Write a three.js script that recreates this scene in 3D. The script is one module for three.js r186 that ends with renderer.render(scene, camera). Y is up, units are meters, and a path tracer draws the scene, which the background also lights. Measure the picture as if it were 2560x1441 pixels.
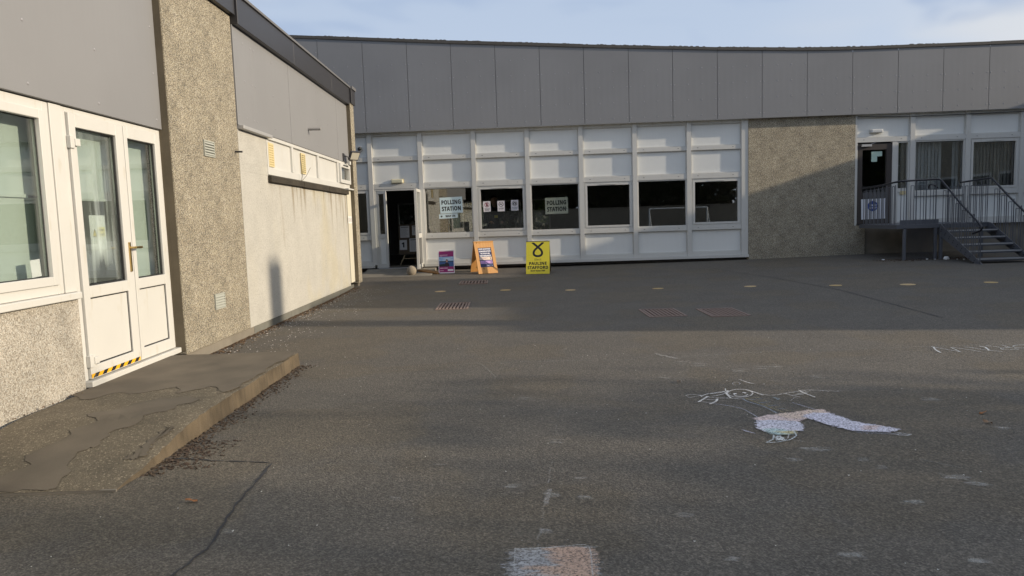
import * as THREE from 'three';
import { mergeGeometries } from 'three/addons/utils/BufferGeometryUtils.js';
import { RoundedBoxGeometry } from 'three/addons/geometries/RoundedBoxGeometry.js';
import { MarchingCubes } from 'three/addons/objects/MarchingCubes.js';

// ---------------------------------------------------------------- camera, sky, sun, exposure
const F = 1771.7, PITCH = -0.09656, YAW = -0.00237, ROLL = -0.03226, EYE = 1.4;
const scene = new THREE.Scene();
const camera = new THREE.PerspectiveCamera(2 * Math.atan(720.5 / F) * 180 / Math.PI, 2560 / 1441, 0.05, 600);
camera.rotation.order = 'YXZ';
camera.rotation.set(PITCH, YAW, ROLL);
camera.position.set(0, EYE, 0);
scene.add(camera);

const SUN_EL = 16.4 * Math.PI / 180, SUN_AZ = 11.2 * Math.PI / 180;   // azimuth from +x towards +z
const SUN = new THREE.Vector3(Math.cos(SUN_EL) * Math.cos(SUN_AZ), Math.sin(SUN_EL), Math.cos(SUN_EL) * Math.sin(SUN_AZ));
const sun = new THREE.DirectionalLight(new THREE.Color().setRGB(1.0, 0.85, 0.65), 4.5);
sun.position.copy(SUN).multiplyScalar(60);
sun.castShadow = true; sun.shadow.radius = 1.6;
sun.shadow.mapSize.set(4096, 4096);
Object.assign(sun.shadow.camera, { left: -40, right: 40, top: 40, bottom: -40, near: 1, far: 150 });
scene.add(sun, sun.target);
const renderer = new THREE.WebGLRenderer({ antialias: true });
renderer.toneMapping = THREE.LinearToneMapping;
renderer.toneMappingExposure = 1.06;
renderer.shadowMap.enabled = true;

// ---------------------------------------------------------------- random, noise
function RNG(s) { return () => { s |= 0; s = s + 0x6D2B79F5 | 0; let t = Math.imul(s ^ s >>> 15, 1 | s); t = t + Math.imul(t ^ t >>> 7, 61 | t) ^ t; return ((t ^ t >>> 14) >>> 0) / 4294967296; }; }
const h2 = (x, y, s = 0) => { let n = Math.imul(x, 374761393) + Math.imul(y, 668265263) + Math.imul(s, 974634777) | 0; n = Math.imul(n ^ n >>> 13, 1274126177); return ((n ^ n >>> 16) >>> 0) / 4294967296; };
const mod = (a, n) => ((a % n) + n) % n;
function vn(x, y, per = 0, s = 0) {                // value noise, periodic when per > 0
  const xi = Math.floor(x), yi = Math.floor(y); let fx = x - xi, fy = y - yi; fx = fx * fx * (3 - 2 * fx); fy = fy * fy * (3 - 2 * fy);
  const X0 = per ? mod(xi, per) : xi, X1 = per ? mod(xi + 1, per) : xi + 1, Y0 = per ? mod(yi, per) : yi, Y1 = per ? mod(yi + 1, per) : yi + 1;
  return (h2(X0, Y0, s) * (1 - fx) + h2(X1, Y0, s) * fx) * (1 - fy) + (h2(X0, Y1, s) * (1 - fx) + h2(X1, Y1, s) * fx) * fy;
}
function fbm(x, y, o = 4, per = 0, s = 0) { let a = 0, w = 0.5, t = 0; for (let i = 0; i < o; i++) { a += w * vn(x, y, per, s + i); t += w; w *= 0.5; x *= 2; y *= 2; per *= 2; } return a / t; }
const clamp = (v, a = 0, b = 1) => Math.max(a, Math.min(b, v)), lerp = (a, b, t) => a + (b - a) * t;
const sst = (a, b, v) => { const t = clamp((v - a) / (b - a)); return t * t * (3 - 2 * t); };

// the sky: pale evening blue with thin high cloud, brighter towards the sun
{
  const W = 2048, H = 1024, d = new Float32Array(W * H * 4);
  for (let j = 0; j < H; j++) for (let i = 0; i < W; i++) {
    const el = ((j + 0.5) / H - 0.5) * Math.PI, az = ((i + 0.5) / W - 0.5) * 2 * Math.PI, k = (j * W + i) * 4;
    const y = Math.sin(el), x = Math.cos(el) * Math.cos(az), z = Math.cos(el) * Math.sin(az);
    let r, g, b;
    if (y > -0.02) {
      const yy = Math.max(y, 0.0), t = Math.pow(yy, 0.55);
      r = lerp(0.59, 0.33, t); g = lerp(0.68, 0.43, t); b = lerp(0.80, 0.62, t);
      const p = 1 / (yy + 0.16), u = x * p, v = z * p;
      const wu = u + 0.5 * fbm(u * 1.3 + 7, v * 1.3, 3), wv = v + 0.5 * fbm(u * 1.3, v * 1.3 + 13, 3);
      const veil = sst(0.34, 0.70, fbm(wu * 0.7 + 3.1, wv * 1.1 + 5.2, 4, 0, 11) + 0.14 * x);
      const wisp = sst(0.47, 0.72, fbm(wu * 2.6 + wv * 0.8, wv * 3.4, 5, 0, 31)) * Math.max(0.45, sst(0.35, 0.6, fbm(u * 0.8, v * 0.8 + 9, 3, 0, 5)));
      const c = clamp(veil * 0.75);
      r = lerp(r, 0.65, c); g = lerp(g, 0.67, c); b = lerp(b, 0.70, c);
      r *= 1 - 0.30 * wisp; g *= 1 - 0.23 * wisp; b *= 1 - 0.12 * wisp;
      const cs = Math.max(0, x * SUN.x + y * SUN.y + z * SUN.z), au = 0.42 * Math.pow(cs, 2.5) + 1.1 * Math.pow(cs, 30);
      r += au; g += au * 0.90; b += au * 0.74;
    } else { r = 0.10; g = 0.095; b = 0.085; }
    d[k] = r; d[k + 1] = g; d[k + 2] = b; d[k + 3] = 1;
  }
  const t = new THREE.DataTexture(d, W, H, THREE.RGBAFormat, THREE.FloatType);
  t.mapping = THREE.EquirectangularReflectionMapping; t.magFilter = t.minFilter = THREE.LinearFilter; t.wrapS = THREE.RepeatWrapping; t.needsUpdate = true;
  scene.background = t; scene.environment = t;
}

// ---------------------------------------------------------------- photo pixel -> ground (for chalk marks that lie on it)
const camM = new THREE.Matrix4().makeRotationFromEuler(new THREE.Euler(PITCH, YAW, ROLL, 'YXZ'));
function pxGround(u, v, y = 0) { const d = new THREE.Vector3((u - 1280) / F, -(v - 720.5) / F, -1).applyMatrix4(camM), t = (y - EYE) / d.y; return [d.x * t, d.z * t]; }
const WK = 0.04256, wallZ = (x) => -18 + WK * x, WTURN = -Math.atan(WK);
function gh(x, z) {                                  // the yard: level near the camera, rising gently to the wall and to the stairs
  const w = z - wallZ(x), cross = 0.16 * sst(1, 9.5, x) * sst(-6, -13, z);
  const bank = lerp(0.17, 0.10, sst(2, 7, x)) * Math.pow(clamp(1 - Math.max(w, 0) / 4.5), 1.6);
  return (z > 0 ? 0 : cross + bank);
}

// ---------------------------------------------------------------- textures
function tex(n, m, fn, { srgb = false, size = 1, sizeY, repeat = true } = {}) {     // fn(i, j, u, v) -> [r,g,b(,a)] 0..1 linear unless srgb
  const d = new Uint8Array(n * m * 4);
  for (let j = 0; j < m; j++) for (let i = 0; i < n; i++) {
    const c = fn(i, j, (i + 0.5) / n, (j + 0.5) / m), k = (j * n + i) * 4;
    for (let q = 0; q < 3; q++) { let v = clamp(c[q]); if (srgb) v = v <= 0.0031308 ? 12.92 * v : 1.055 * Math.pow(v, 1 / 2.4) - 0.055; d[k + q] = v * 255 + 0.5; }
    d[k + 3] = c.length > 3 ? clamp(c[3]) * 255 : 255;
  }
  const t = new THREE.DataTexture(d, n, m, THREE.RGBAFormat);
  t.magFilter = THREE.LinearFilter; t.minFilter = THREE.LinearMipmapLinearFilter; t.generateMipmaps = true;
  if (repeat) { t.wrapS = t.wrapT = THREE.RepeatWrapping; t.repeat.set(1 / size, 1 / (sizeY ?? size)); }
  if (srgb) t.colorSpace = THREE.SRGBColorSpace;
  t.needsUpdate = true; return t;
}
const grey = (v) => [v, v, v];
function worley(n, cells, seed) {                    // per pixel: nearest cell's distance, gap to the second, id hash
  const f1 = new Float32Array(n * n), gap = new Float32Array(n * n), id = new Float32Array(n * n);
  const px = [], py = [], ph = [];
  for (let j = 0; j < cells; j++) for (let i = 0; i < cells; i++) { px.push(h2(i, j, seed)); py.push(h2(i, j, seed + 1)); ph.push(h2(i, j, seed + 2)); }
  for (let j = 0; j < n; j++) for (let i = 0; i < n; i++) {
    const x = (i + 0.5) / n * cells, y = (j + 0.5) / n * cells, xi = Math.floor(x), yi = Math.floor(y);
    let a = 9, b = 9, h = 0;
    for (let dy = -1; dy <= 1; dy++) for (let dx = -1; dx <= 1; dx++) {
      const q = mod(yi + dy, cells) * cells + mod(xi + dx, cells), ex = xi + dx + px[q] - x, ey = yi + dy + py[q] - y, e = ex * ex + ey * ey;
      if (e < a) { b = a; a = e; h = ph[q]; } else if (e < b) b = e;
    }
    const k = j * n + i; f1[k] = Math.sqrt(a); gap[k] = Math.sqrt(b) - Math.sqrt(a); id[k] = h;
  }
  return { f1, gap, id };
}
const WOR = worley(1024, 120, 3);
const pick = (pal, h) => pal[Math.min(pal.length - 1, Math.floor(h * pal.length))];
function dashTex(pal, mortar, size, patch = 0.25) {  // dry-dash: small stones pressed in mortar
  const map = tex(1024, 1024, (i, j, u, v) => {
    const k = j * 1024 + i, e = sst(0.02, 0.16, WOR.gap[k]), c = pick(pal, WOR.id[k]), q = 0.82 + 0.36 * h2(i >> 1, j >> 1, 9);
    const p = 1 + patch * (fbm(u * 5, v * 5, 4, 5, 77) - 0.5) * 2;
    return [0, 1, 2].map((n) => lerp(mortar[n], c[n] * q, e) * p);
  }, { srgb: true, size });
  return map;
}
const dashBump = tex(1024, 1024, (i, j) => { const k = j * 1024 + i; return grey(sst(0.0, 0.35, WOR.gap[k]) * (0.5 + 0.5 * WOR.id[k])); }, { size: 0.95 });
const asphaltMap = tex(2048, 2048, (i, j, u, v) => {   // 4.2 m of worn asphalt: fine stones, dust patches
  const a = vn(u * 840, v * 840, 840, 1), b = vn(u * 420, v * 420, 420, 2), c = h2(i, j, 4), p = fbm(u * 11, v * 11, 5, 11, 8), d = sst(0.50, 0.66, fbm(u * 5, v * 5, 6, 5, 9));
  let t = 0.056 + 0.150 * Math.pow(0.55 * a + 0.45 * b, 2.2) + 0.030 * (c - 0.5) + 0.022 * (p - 0.5);
  const st = vn(u * 420, v * 420, 420, 6); if (st > 0.90) t += 0.7 * (st - 0.90) * h2(Math.floor(u * 420), Math.floor(v * 420), 3);
  return [t * (1.14 + 0.05 * d), t * 1.01, t * (0.83 - 0.07 * d)];
}, { srgb: true, size: 4.2 });
const asphaltBump = tex(1024, 1024, (i, j, u, v) => grey(0.6 * vn(u * 420, v * 420, 420, 1) + 0.4 * vn(u * 210, v * 210, 210, 2)), { size: 2.1 });
const concreteMap = tex(512, 512, (i, j, u, v) => { const n = fbm(u * 6, v * 6, 6, 6, 21), s = h2(i, j, 5); const t = 0.85 + 0.5 * (n - 0.5) + 0.16 * (s - 0.5); return [0.235 * t, 0.21 * t, 0.17 * t]; }, { srgb: true, size: 1.4 });
const edgeMap = tex(512, 512, (i, j, u, v) => { const n = fbm(u * 40, v * 6, 4, 6, 23), m = fbm(u * 6, v * 6, 5, 6, 24), s = h2(i, j, 6), t = 0.8 + 0.32 * (n - 0.5) + 0.8 * (m - 0.5) + 0.16 * (s - 0.5); return [0.19 * t, 0.16 * t, 0.12 * t]; }, { srgb: true, size: 1 });
const aggMap = tex(1024, 1024, (i, j, u, v) => { const k = j * 1024 + i, e = sst(0.02, 0.14, WOR.gap[k]), h = WOR.id[k], n = fbm(u * 6, v * 6, 4, 6, 3), st = h > 0.93 ? 0.27 : h > 0.55 ? 0.155 : 0.115, t = lerp(0.092, st, e) * (0.75 + 0.5 * n); return [t * 1.05, t * 0.96, t * 0.78]; }, { srgb: true, size: 1.1 });
const sheetMap = tex(512, 512, (i, j, u, v) => { const n = fbm(u * 3, v * 3, 5, 3, 41), s = fbm(u * 40, v * 2, 3, 2, 42); return grey(0.92 + 0.16 * (n - 0.5) + 0.07 * (s - 0.5)); }, { srgb: true, size: 3 });
const grimeMap = tex(512, 512, (i, j, u, v) => { const n = fbm(u * 5, v * 5, 6, 5, 51), s = sst(0.62, 0.8, fbm(u * 26, v * 7, 4, 7, 52)); const t = 0.97 - 0.09 * n; return [t - 0.05 * s, t - 0.07 * s, t - 0.11 * s]; }, { srgb: true, size: 1.7 });
const fineBump = tex(256, 256, (i, j) => grey(h2(i, j, 77)), { size: 0.4 });

const std = (c, o = {}) => new THREE.MeshStandardMaterial({ color: Array.isArray(c) ? new THREE.Color().setRGB(...c) : c, roughness: 0.7, metalness: 0, ...o });
const dashPal = [[0.55, 0.48, 0.345], [0.44, 0.385, 0.28], [0.62, 0.56, 0.43], [0.30, 0.265, 0.205], [0.50, 0.44, 0.32], [0.20, 0.175, 0.14], [0.70, 0.66, 0.55], [0.38, 0.34, 0.265], [0.14, 0.125, 0.11]];
const dadoPal = [[0.62, 0.55, 0.45], [0.50, 0.44, 0.36], [0.68, 0.63, 0.54], [0.42, 0.37, 0.30], [0.58, 0.51, 0.42], [0.34, 0.29, 0.23], [0.70, 0.66, 0.58]];
const M = {
  dash: std([1, 1, 1], { map: dashTex(dashPal, [0.13, 0.115, 0.09], 0.95), bumpMap: dashBump, bumpScale: 0.006, roughness: 0.95 }),
  dado: std([0.92, 0.95, 0.98], { map: dashTex(dadoPal, [0.30, 0.265, 0.22], 0.95), bumpMap: dashBump, bumpScale: 0.005, roughness: 0.95 }),
  upvc: std([0.61, 0.605, 0.575], { map: grimeMap, roughness: 0.38 }),
  infill: std([0.77, 0.78, 0.76], { map: sheetMap, roughness: 0.32 }),
  clad: std([0.236, 0.238, 0.246], { map: sheetMap, roughness: 0.55 }),
  rivet: std([0.30, 0.30, 0.32], { roughness: 0.5, metalness: 0.2 }),
  black: std([0.032, 0.032, 0.036], { roughness: 0.42 }),
  roofEdge: std([0.075, 0.073, 0.072], { roughness: 0.8, bumpMap: fineBump, bumpScale: 0.01 }),
  gasket: std([0.016, 0.017, 0.018], { roughness: 0.6 }),
  dark: std([0.02, 0.02, 0.02], { roughness: 0.9 }),
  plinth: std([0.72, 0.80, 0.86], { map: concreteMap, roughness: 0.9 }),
  concrete: std([1, 1, 1], { map: concreteMap, roughness: 0.95, bumpMap: fineBump, bumpScale: 0.002 }),
  agg: std([1.15, 1.05, 0.90], { map: aggMap, roughness: 0.95, bumpMap: dashBump, bumpScale: 0.004 }),
  trim: std([0.13, 0.13, 0.135], { roughness: 0.6 }),
  mortar: std([0.62, 0.58, 0.50], { map: concreteMap, roughness: 0.95, bumpMap: fineBump, bumpScale: 0.004 }),  // plain tone, darker than the dash, for the pier return slabs
  pitDark: std([0.035, 0.030, 0.025], { roughness: 1 }),  // one even near-black tone for floor and walls of the drain pits
  flash: std([0.42, 0.42, 0.42], { roughness: 0.45, metalness: 0.3 }),
  glass: new THREE.MeshPhysicalMaterial({ color: new THREE.Color().setRGB(0.965, 0.985, 0.975), transmission: 1, roughness: 0, thickness: 0, ior: 2.1 }),
  blind: std([0.43, 0.50, 0.45], { roughness: 0.9 }),
  room: std([0.26, 0.255, 0.245], { roughness: 0.9 }),
  lino: std([0.07, 0.06, 0.05], { roughness: 0.35 }),
  galv: std([0.125, 0.132, 0.15], { roughness: 0.5, metalness: 0.35 }),
  rail: std([0.018, 0.018, 0.024], { roughness: 0.35 }),
  brass: std([0.62, 0.44, 0.18], { roughness: 0.28, metalness: 1 }),
  cream: std([0.60, 0.50, 0.27], { roughness: 0.6 }),
  paper: std([0.74, 0.74, 0.73], { roughness: 0.8 }),
  brown: std([0.045, 0.036, 0.032], { roughness: 0.5 }),
};

// ---------------------------------------------------------------- builders
const used = {};
function numbered(n) { used[n] = (used[n] ?? -1) + 1; return used[n] ? `${n}_${String(used[n]).padStart(3, '0')}` : n; }
function uvm(g) {                                     // box-projected uv in metres
  if (g.index) g = g.toNonIndexed();
  const p = g.attributes.position, n = g.attributes.normal, uv = new Float32Array(p.count * 2);
  for (let i = 0; i < p.count; i++) {
    const ax = Math.abs(n.getX(i)), ay = Math.abs(n.getY(i)), az = Math.abs(n.getZ(i)), x = p.getX(i), y = p.getY(i), z = p.getZ(i);
    if (ay >= ax && ay >= az) { uv[2 * i] = x; uv[2 * i + 1] = z; } else if (ax >= az) { uv[2 * i] = z; uv[2 * i + 1] = y; } else { uv[2 * i] = x; uv[2 * i + 1] = y; }
  }
  g.setAttribute('uv', new THREE.BufferAttribute(uv, 2)); return g;
}
const bx = (x0, x1, y0, y1, z0, z1) => uvm(new THREE.BoxGeometry(Math.abs(x1 - x0), Math.abs(y1 - y0), Math.abs(z1 - z0)).translate((x0 + x1) / 2, (y0 + y1) / 2, (z0 + z1) / 2));
const rb = (x0, x1, y0, y1, z0, z1, r = 0.006) => uvm(new RoundedBoxGeometry(Math.abs(x1 - x0), Math.abs(y1 - y0), Math.abs(z1 - z0), 2, r).translate((x0 + x1) / 2, (y0 + y1) / 2, (z0 + z1) / 2));
const cyl = (r0, r1, h, n = 12) => uvm(new THREE.CylinderGeometry(r1, r0, h, n));
function bar(a, b, r, n = 8) { const A = new THREE.Vector3(...a), B = new THREE.Vector3(...b), d = B.clone().sub(A), g = new THREE.CylinderGeometry(r, r, d.length(), n); g.applyQuaternion(new THREE.Quaternion().setFromUnitVectors(new THREE.Vector3(0, 1, 0), d.normalize())); g.translate((a[0] + b[0]) / 2, (a[1] + b[1]) / 2, (a[2] + b[2]) / 2); return uvm(g); }
const tube = (pts, r, seg = 40, n = 8) => uvm(new THREE.TubeGeometry(new THREE.CatmullRomCurve3(pts.map((p) => new THREE.Vector3(...p)), false, 'catmullrom', 0.15), seg, r, n, false));
const merge = (l) => mergeGeometries(l.map((g) => { g = g.index ? g.toNonIndexed() : g; for (const k of Object.keys(g.attributes)) if (!['position', 'normal', 'uv'].includes(k)) g.deleteAttribute(k); return g; }));
function add(parent, name, g, m) {                    // a part; geometry of a thing marked "world" is given in world coordinates
  if (Array.isArray(g)) g = merge(g);
  const root = parent; if (root.world) g.translate(-root.world[0], -root.world[1], -root.world[2]);
  const o = new THREE.Mesh(g, m); o.name = name; o.castShadow = o.receiveShadow = true; parent.add(o); if (root.world) o.world = root.world; return o;
}
function thing(name, label, category, pos = [0, 0, 0], turn = 0, group, world = false) {
  const o = new THREE.Group(); o.name = numbered(name); o.position.set(...pos); o.rotation.y = turn; o.userData = { label, category }; if (group) o.userData.group = group;
  if (world) o.world = pos; scene.add(o); return o;
}
function single(name, g, m, label, category, pos = [0, 0, 0], turn = 0, group) {
  if (Array.isArray(g)) g = merge(g);
  const o = new THREE.Mesh(g, m); o.name = numbered(name); o.castShadow = o.receiveShadow = true; o.position.set(...pos); o.rotation.y = turn;
  o.userData = { label, category }; if (group) o.userData.group = group; scene.add(o); return o;
}
function frameGeo(x0, x1, y0, y1, w, z0, z1, wb = w, wt = w) {   // four members round an opening, butted
  return [bx(x0, x0 + w, y0, y1, z0, z1), bx(x1 - w, x1, y0, y1, z0, z1), bx(x0 + w, x1 - w, y0, y0 + wb, z0, z1), bx(x0 + w, x1 - w, y1 - wt, y1, z0, z1)];
}
function canvasTex(w, h, draw) { const c = document.createElement('canvas'); c.width = w; c.height = h; const g = c.getContext('2d'); draw(g, w, h); const t = new THREE.CanvasTexture(c); t.colorSpace = THREE.SRGBColorSpace; t.anisotropy = 8; return t; }
const printed = (w, h, draw, o = {}) => std([0.86, 0.86, 0.86], { map: canvasTex(w, h, draw), roughness: 0.6, ...o });
function text(g, s, x, y, px, { font = 'sans-serif', weight = 'bold', fill = '#111', align = 'center', max, style = '' } = {}) { g.font = `${style} ${weight} ${px}px ${font}`; g.fillStyle = fill; g.textAlign = align; g.textBaseline = 'alphabetic'; const w = g.measureText(s).width; g.save(); g.translate(x, y); if (max) g.scale(max / w, 1); g.fillText(s, 0, 0); if (weight === 'bold') { g.strokeStyle = fill; g.lineWidth = px * 0.045; g.lineJoin = 'round'; g.strokeText(s, 0, 0); } g.restore(); }

// ================================================================ THE GROUND
const GRATES = [[-1.1, -0.5, -15.9, -15.2], [-1.2, -0.7, -12.1, -11.2], [1.9, 2.4, -10.4, -9.6], [2.7, 3.2, -10.2, -9.4]];
{
  const axis = (far0, a, b, far1) => { const r = [...far0]; for (let i = 0; i <= Math.round((b - a) * 10); i++) r.push(Math.round((a + i * 0.1) * 10) / 10); return [...r, ...far1]; };
  const xs = axis([-140, -70, -30, -12, -6], -4, 13, [14, 16, 20, 30, 60, 140]), zs = axis([-140, -70, -40, -28, -22], -19, -2, [-1, 0, 2, 5, 10, 20, 40, 80, 140]);
  const pos = [], uv = [], idx = [];
  for (const z of zs) for (const x of xs) {
    pos.push(x, gh(x, z), z); uv.push(x, z);
  }
  const n = xs.length;
  for (let j = 0; j < zs.length - 1; j++) for (let i = 0; i < n - 1; i++) {
    const cx = (xs[i] + xs[i + 1]) / 2, cz = (zs[j] + zs[j + 1]) / 2;
    if (GRATES.some((g) => cx > g[0] && cx < g[1] && cz > g[2] && cz < g[3])) continue;
    const a = j * n + i; idx.push(a, a + n, a + 1, a + 1, a + n, a + n + 1);
  }
  const g = new THREE.BufferGeometry(); g.setAttribute('position', new THREE.Float32BufferAttribute(pos, 3)); g.setAttribute('uv', new THREE.Float32BufferAttribute(uv, 2)); g.setIndex(idx); g.computeVertexNormals();
  const o = new THREE.Mesh(g, std([1, 1, 1], { map: asphaltMap, bumpMap: asphaltBump, bumpScale: 0.005, roughness: 0.92 }));
  o.name = 'asphalt_ground'; o.receiveShadow = o.castShadow = true; o.userData = { kind: 'structure' }; scene.add(o);
  // tar seams of an old trench, slightly raised ribbons
  const ribbon = (pts, w, dy, seed) => { const r = RNG(seed), P = [], I = []; for (let k = 0; k < pts.length - 1; k++) { const [ax, az] = pts[k], [ex, ez] = pts[k + 1], L = Math.hypot(ex - ax, ez - az), m = Math.max(2, Math.ceil(L / 0.05)); for (let s = 0; s <= m; s++) { const t = s / m, nx = -(ez - az) / L, nz = (ex - ax) / L, ww = w * (0.35 + 0.9 * r()), j = 0.012 * (r() - 0.5), x = lerp(ax, ex, t) + nx * j, z = lerp(az, ez, t) + nz * j; P.push(x - nx * ww, gh(x, z) + dy, z - nz * ww, x + nx * ww, gh(x, z) + dy, z + nz * ww); const q = P.length / 3; if (s) I.push(q - 4, q - 2, q - 3, q - 3, q - 2, q - 1); } } const g2 = new THREE.BufferGeometry(); g2.setAttribute('position', new THREE.Float32BufferAttribute(P, 3)); g2.setIndex(I); g2.computeVertexNormals(); return g2; };
  const tar = std([0.028, 0.028, 0.032], { roughness: 0.75 });
  add(o, 'tar_seam', ribbon([[-1.40, -2.3], [-1.41, -2.76], [-1.37, -3.0], [-1.43, -3.5], [-1.45, -4.10]], 0.007, 0.004, 5), tar);
  add(o, 'tar_seam', ribbon([[-1.47, -4.12], [-1.8, -4.18], [-2.2, -4.27]], 0.006, 0.004, 6), tar);
  add(o, 'tar_seam', ribbon([[4.6, -16.6], [5.2, -14.0], [5.4, -11.5], [5.3, -8.6]], 0.008, 0.004, 9), tar);
}

// ================================================================ CONCRETE RAMP at the side door
{
  const t = new THREE.Group(); t.name = 'concrete_ramp'; t.position.set(-2.8, 0, -5.4); t.world = [-2.8, 0, -5.4]; t.userData = { kind: 'structure' }; scene.add(t);
  // top surface: level by the door, sloping to the ground towards the camera; edge chipped
  const r = RNG(17), zsR = []; for (let z = -7.06; z <= -3.71; z += 0.067) zsR.push(z); zsR[zsR.length - 1] = -3.72;
  const top = (z) => z < -4.75 ? 0.14 : lerp(0.14, 0.014, clamp((z + 4.75) / 1.03));
  const xw = (z) => z < -7.0 ? -3.40 : z < -5.68 ? -3.44 : -3.41;
  const P = [], I = [], nx = 14;
  zsR.forEach((z) => { const ex = -2.165 + 0.03 * (fbm(z * 3, 2, 3) - 0.5) + 0.018 * (r() - 0.5); for (let i = 0; i <= nx; i++) { const u = i / nx, x = lerp(xw(z), ex, u); P.push(x, top(z) + (i === nx ? -0.012 : 0.004 * (fbm(x * 4, z * 4, 3) - 0.5)), z); } P.push(ex + 0.012, -0.03, z); });
  const m = nx + 2;
  for (let j = 0; j < zsR.length - 1; j++) for (let i = 0; i < m - 1; i++) { const a = j * m + i; I.push(a, a + m, a + 1, a + 1, a + m, a + m + 1); }
  const mk = (i0, i1) => { const g = new THREE.BufferGeometry(); g.setAttribute('position', new THREE.Float32BufferAttribute(P.slice(), 3)); const J = []; for (let k = 0; k < I.length; k += 3) { const c = [I[k] % m, I[k + 1] % m, I[k + 2] % m], mx = Math.max(...c); if (mx >= i0 && mx <= i1) J.push(I[k], I[k + 1], I[k + 2]); } g.setIndex(J); g.computeVertexNormals(); return uvm(g); };
  add(t, 'deck', mk(1, nx), M.agg); add(t, 'edge_face', mk(nx + 1, nx + 1), std([0.80, 0.73, 0.62], { map: edgeMap, roughness: 0.95, bumpMap: fineBump, bumpScale: 0.006 }));
  add(t, 'end_face', bx(-3.41, -2.17, -0.05, 0.013, -3.735, -3.721), M.concrete); add(t, 'end_face', bx(-3.44, -2.18, -0.05, 0.125, -7.075, -7.058), M.concrete);
  // smooth screed coats laid over the exposed stones
  const patch = (pts, dy) => { const g0 = new THREE.ShapeGeometry(new THREE.Shape(new THREE.CatmullRomCurve3(pts.map(([x, z]) => new THREE.Vector3(x, z, 0)), true, 'catmullrom', 0.4).getPoints(90).map((q, k) => new THREE.Vector2(q.x + 0.045 * (h2(k, 1) - 0.5), q.y + 0.045 * (h2(k, 2) - 0.5))))); const g = g0.toNonIndexed(), p = g.attributes.position; const out = []; // refine along z so that it follows the slope
    const tri = []; for (let k = 0; k < p.count; k += 3) tri.push([0, 1, 2].map((q) => [p.getX(k + q), p.getY(k + q)]));
    const split = (T, d) => { const L = [0, 1, 2].map((q) => Math.hypot(T[q][0] - T[(q + 1) % 3][0], T[q][1] - T[(q + 1) % 3][1])), k = L.indexOf(Math.max(...L)); if (d > 9 || L[k] < 0.18) { out.push(T); return; } const A = T[k], B = T[(k + 1) % 3], C = T[(k + 2) % 3], mm = [(A[0] + B[0]) / 2, (A[1] + B[1]) / 2]; split([A, mm, C], d + 1); split([mm, B, C], d + 1); };
    tri.forEach((T) => split(T, 0));
    const V = []; out.forEach((T) => { const up = (T[1][0] - T[0][0]) * (T[2][1] - T[0][1]) - (T[2][0] - T[0][0]) * (T[1][1] - T[0][1]) < 0; (up ? T : [T[0], T[2], T[1]]).forEach(([x, z]) => V.push(x, top(z) + dy, z)); });
    const q = new THREE.BufferGeometry(); q.setAttribute('position', new THREE.Float32BufferAttribute(V, 3)); q.computeVertexNormals(); return uvm(q); };
  const scr = std([0.60, 0.555, 0.50], { map: concreteMap, roughness: 0.92 });
  add(t, 'screed_coat', patch([[-3.46, -5.5], [-3.46, -6.2], [-3.44, -7.05], [-2.9, -7.05], [-2.19, -7.05], [-2.195, -6.4], [-2.19, -5.75], [-2.24, -5.35], [-2.4, -5.6], [-2.6, -5.42], [-2.72, -5.62], [-2.95, -5.42], [-3.1, -5.5], [-3.25, -5.3]], 0.003), scr);
  add(t, 'screed_coat', patch([[-2.62, -5.24], [-2.5, -5.28], [-2.36, -5.22], [-2.33, -5.12], [-2.42, -5.0], [-2.40, -4.9], [-2.52, -4.78], [-2.5, -4.6], [-2.62, -4.5], [-2.58, -4.3], [-2.66, -4.2], [-2.6, -4.0], [-2.55, -3.9], [-2.5, -3.75], [-2.7, -3.74], [-2.88, -3.74], [-2.92, -3.9], [-2.86, -4.05], [-2.97, -4.2], [-2.87, -4.4], [-2.9, -4.55], [-2.80, -4.7], [-2.96, -4.85], [-2.82, -5.0], [-2.75, -5.18]], 0.004), scr);
  add(t, 'screed_coat', patch([[-2.28, -4.55], [-2.21, -4.5], [-2.24, -4.3], [-2.22, -4.1], [-2.31, -4.1], [-2.29, -4.3]], 0.004), scr);
}

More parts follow.
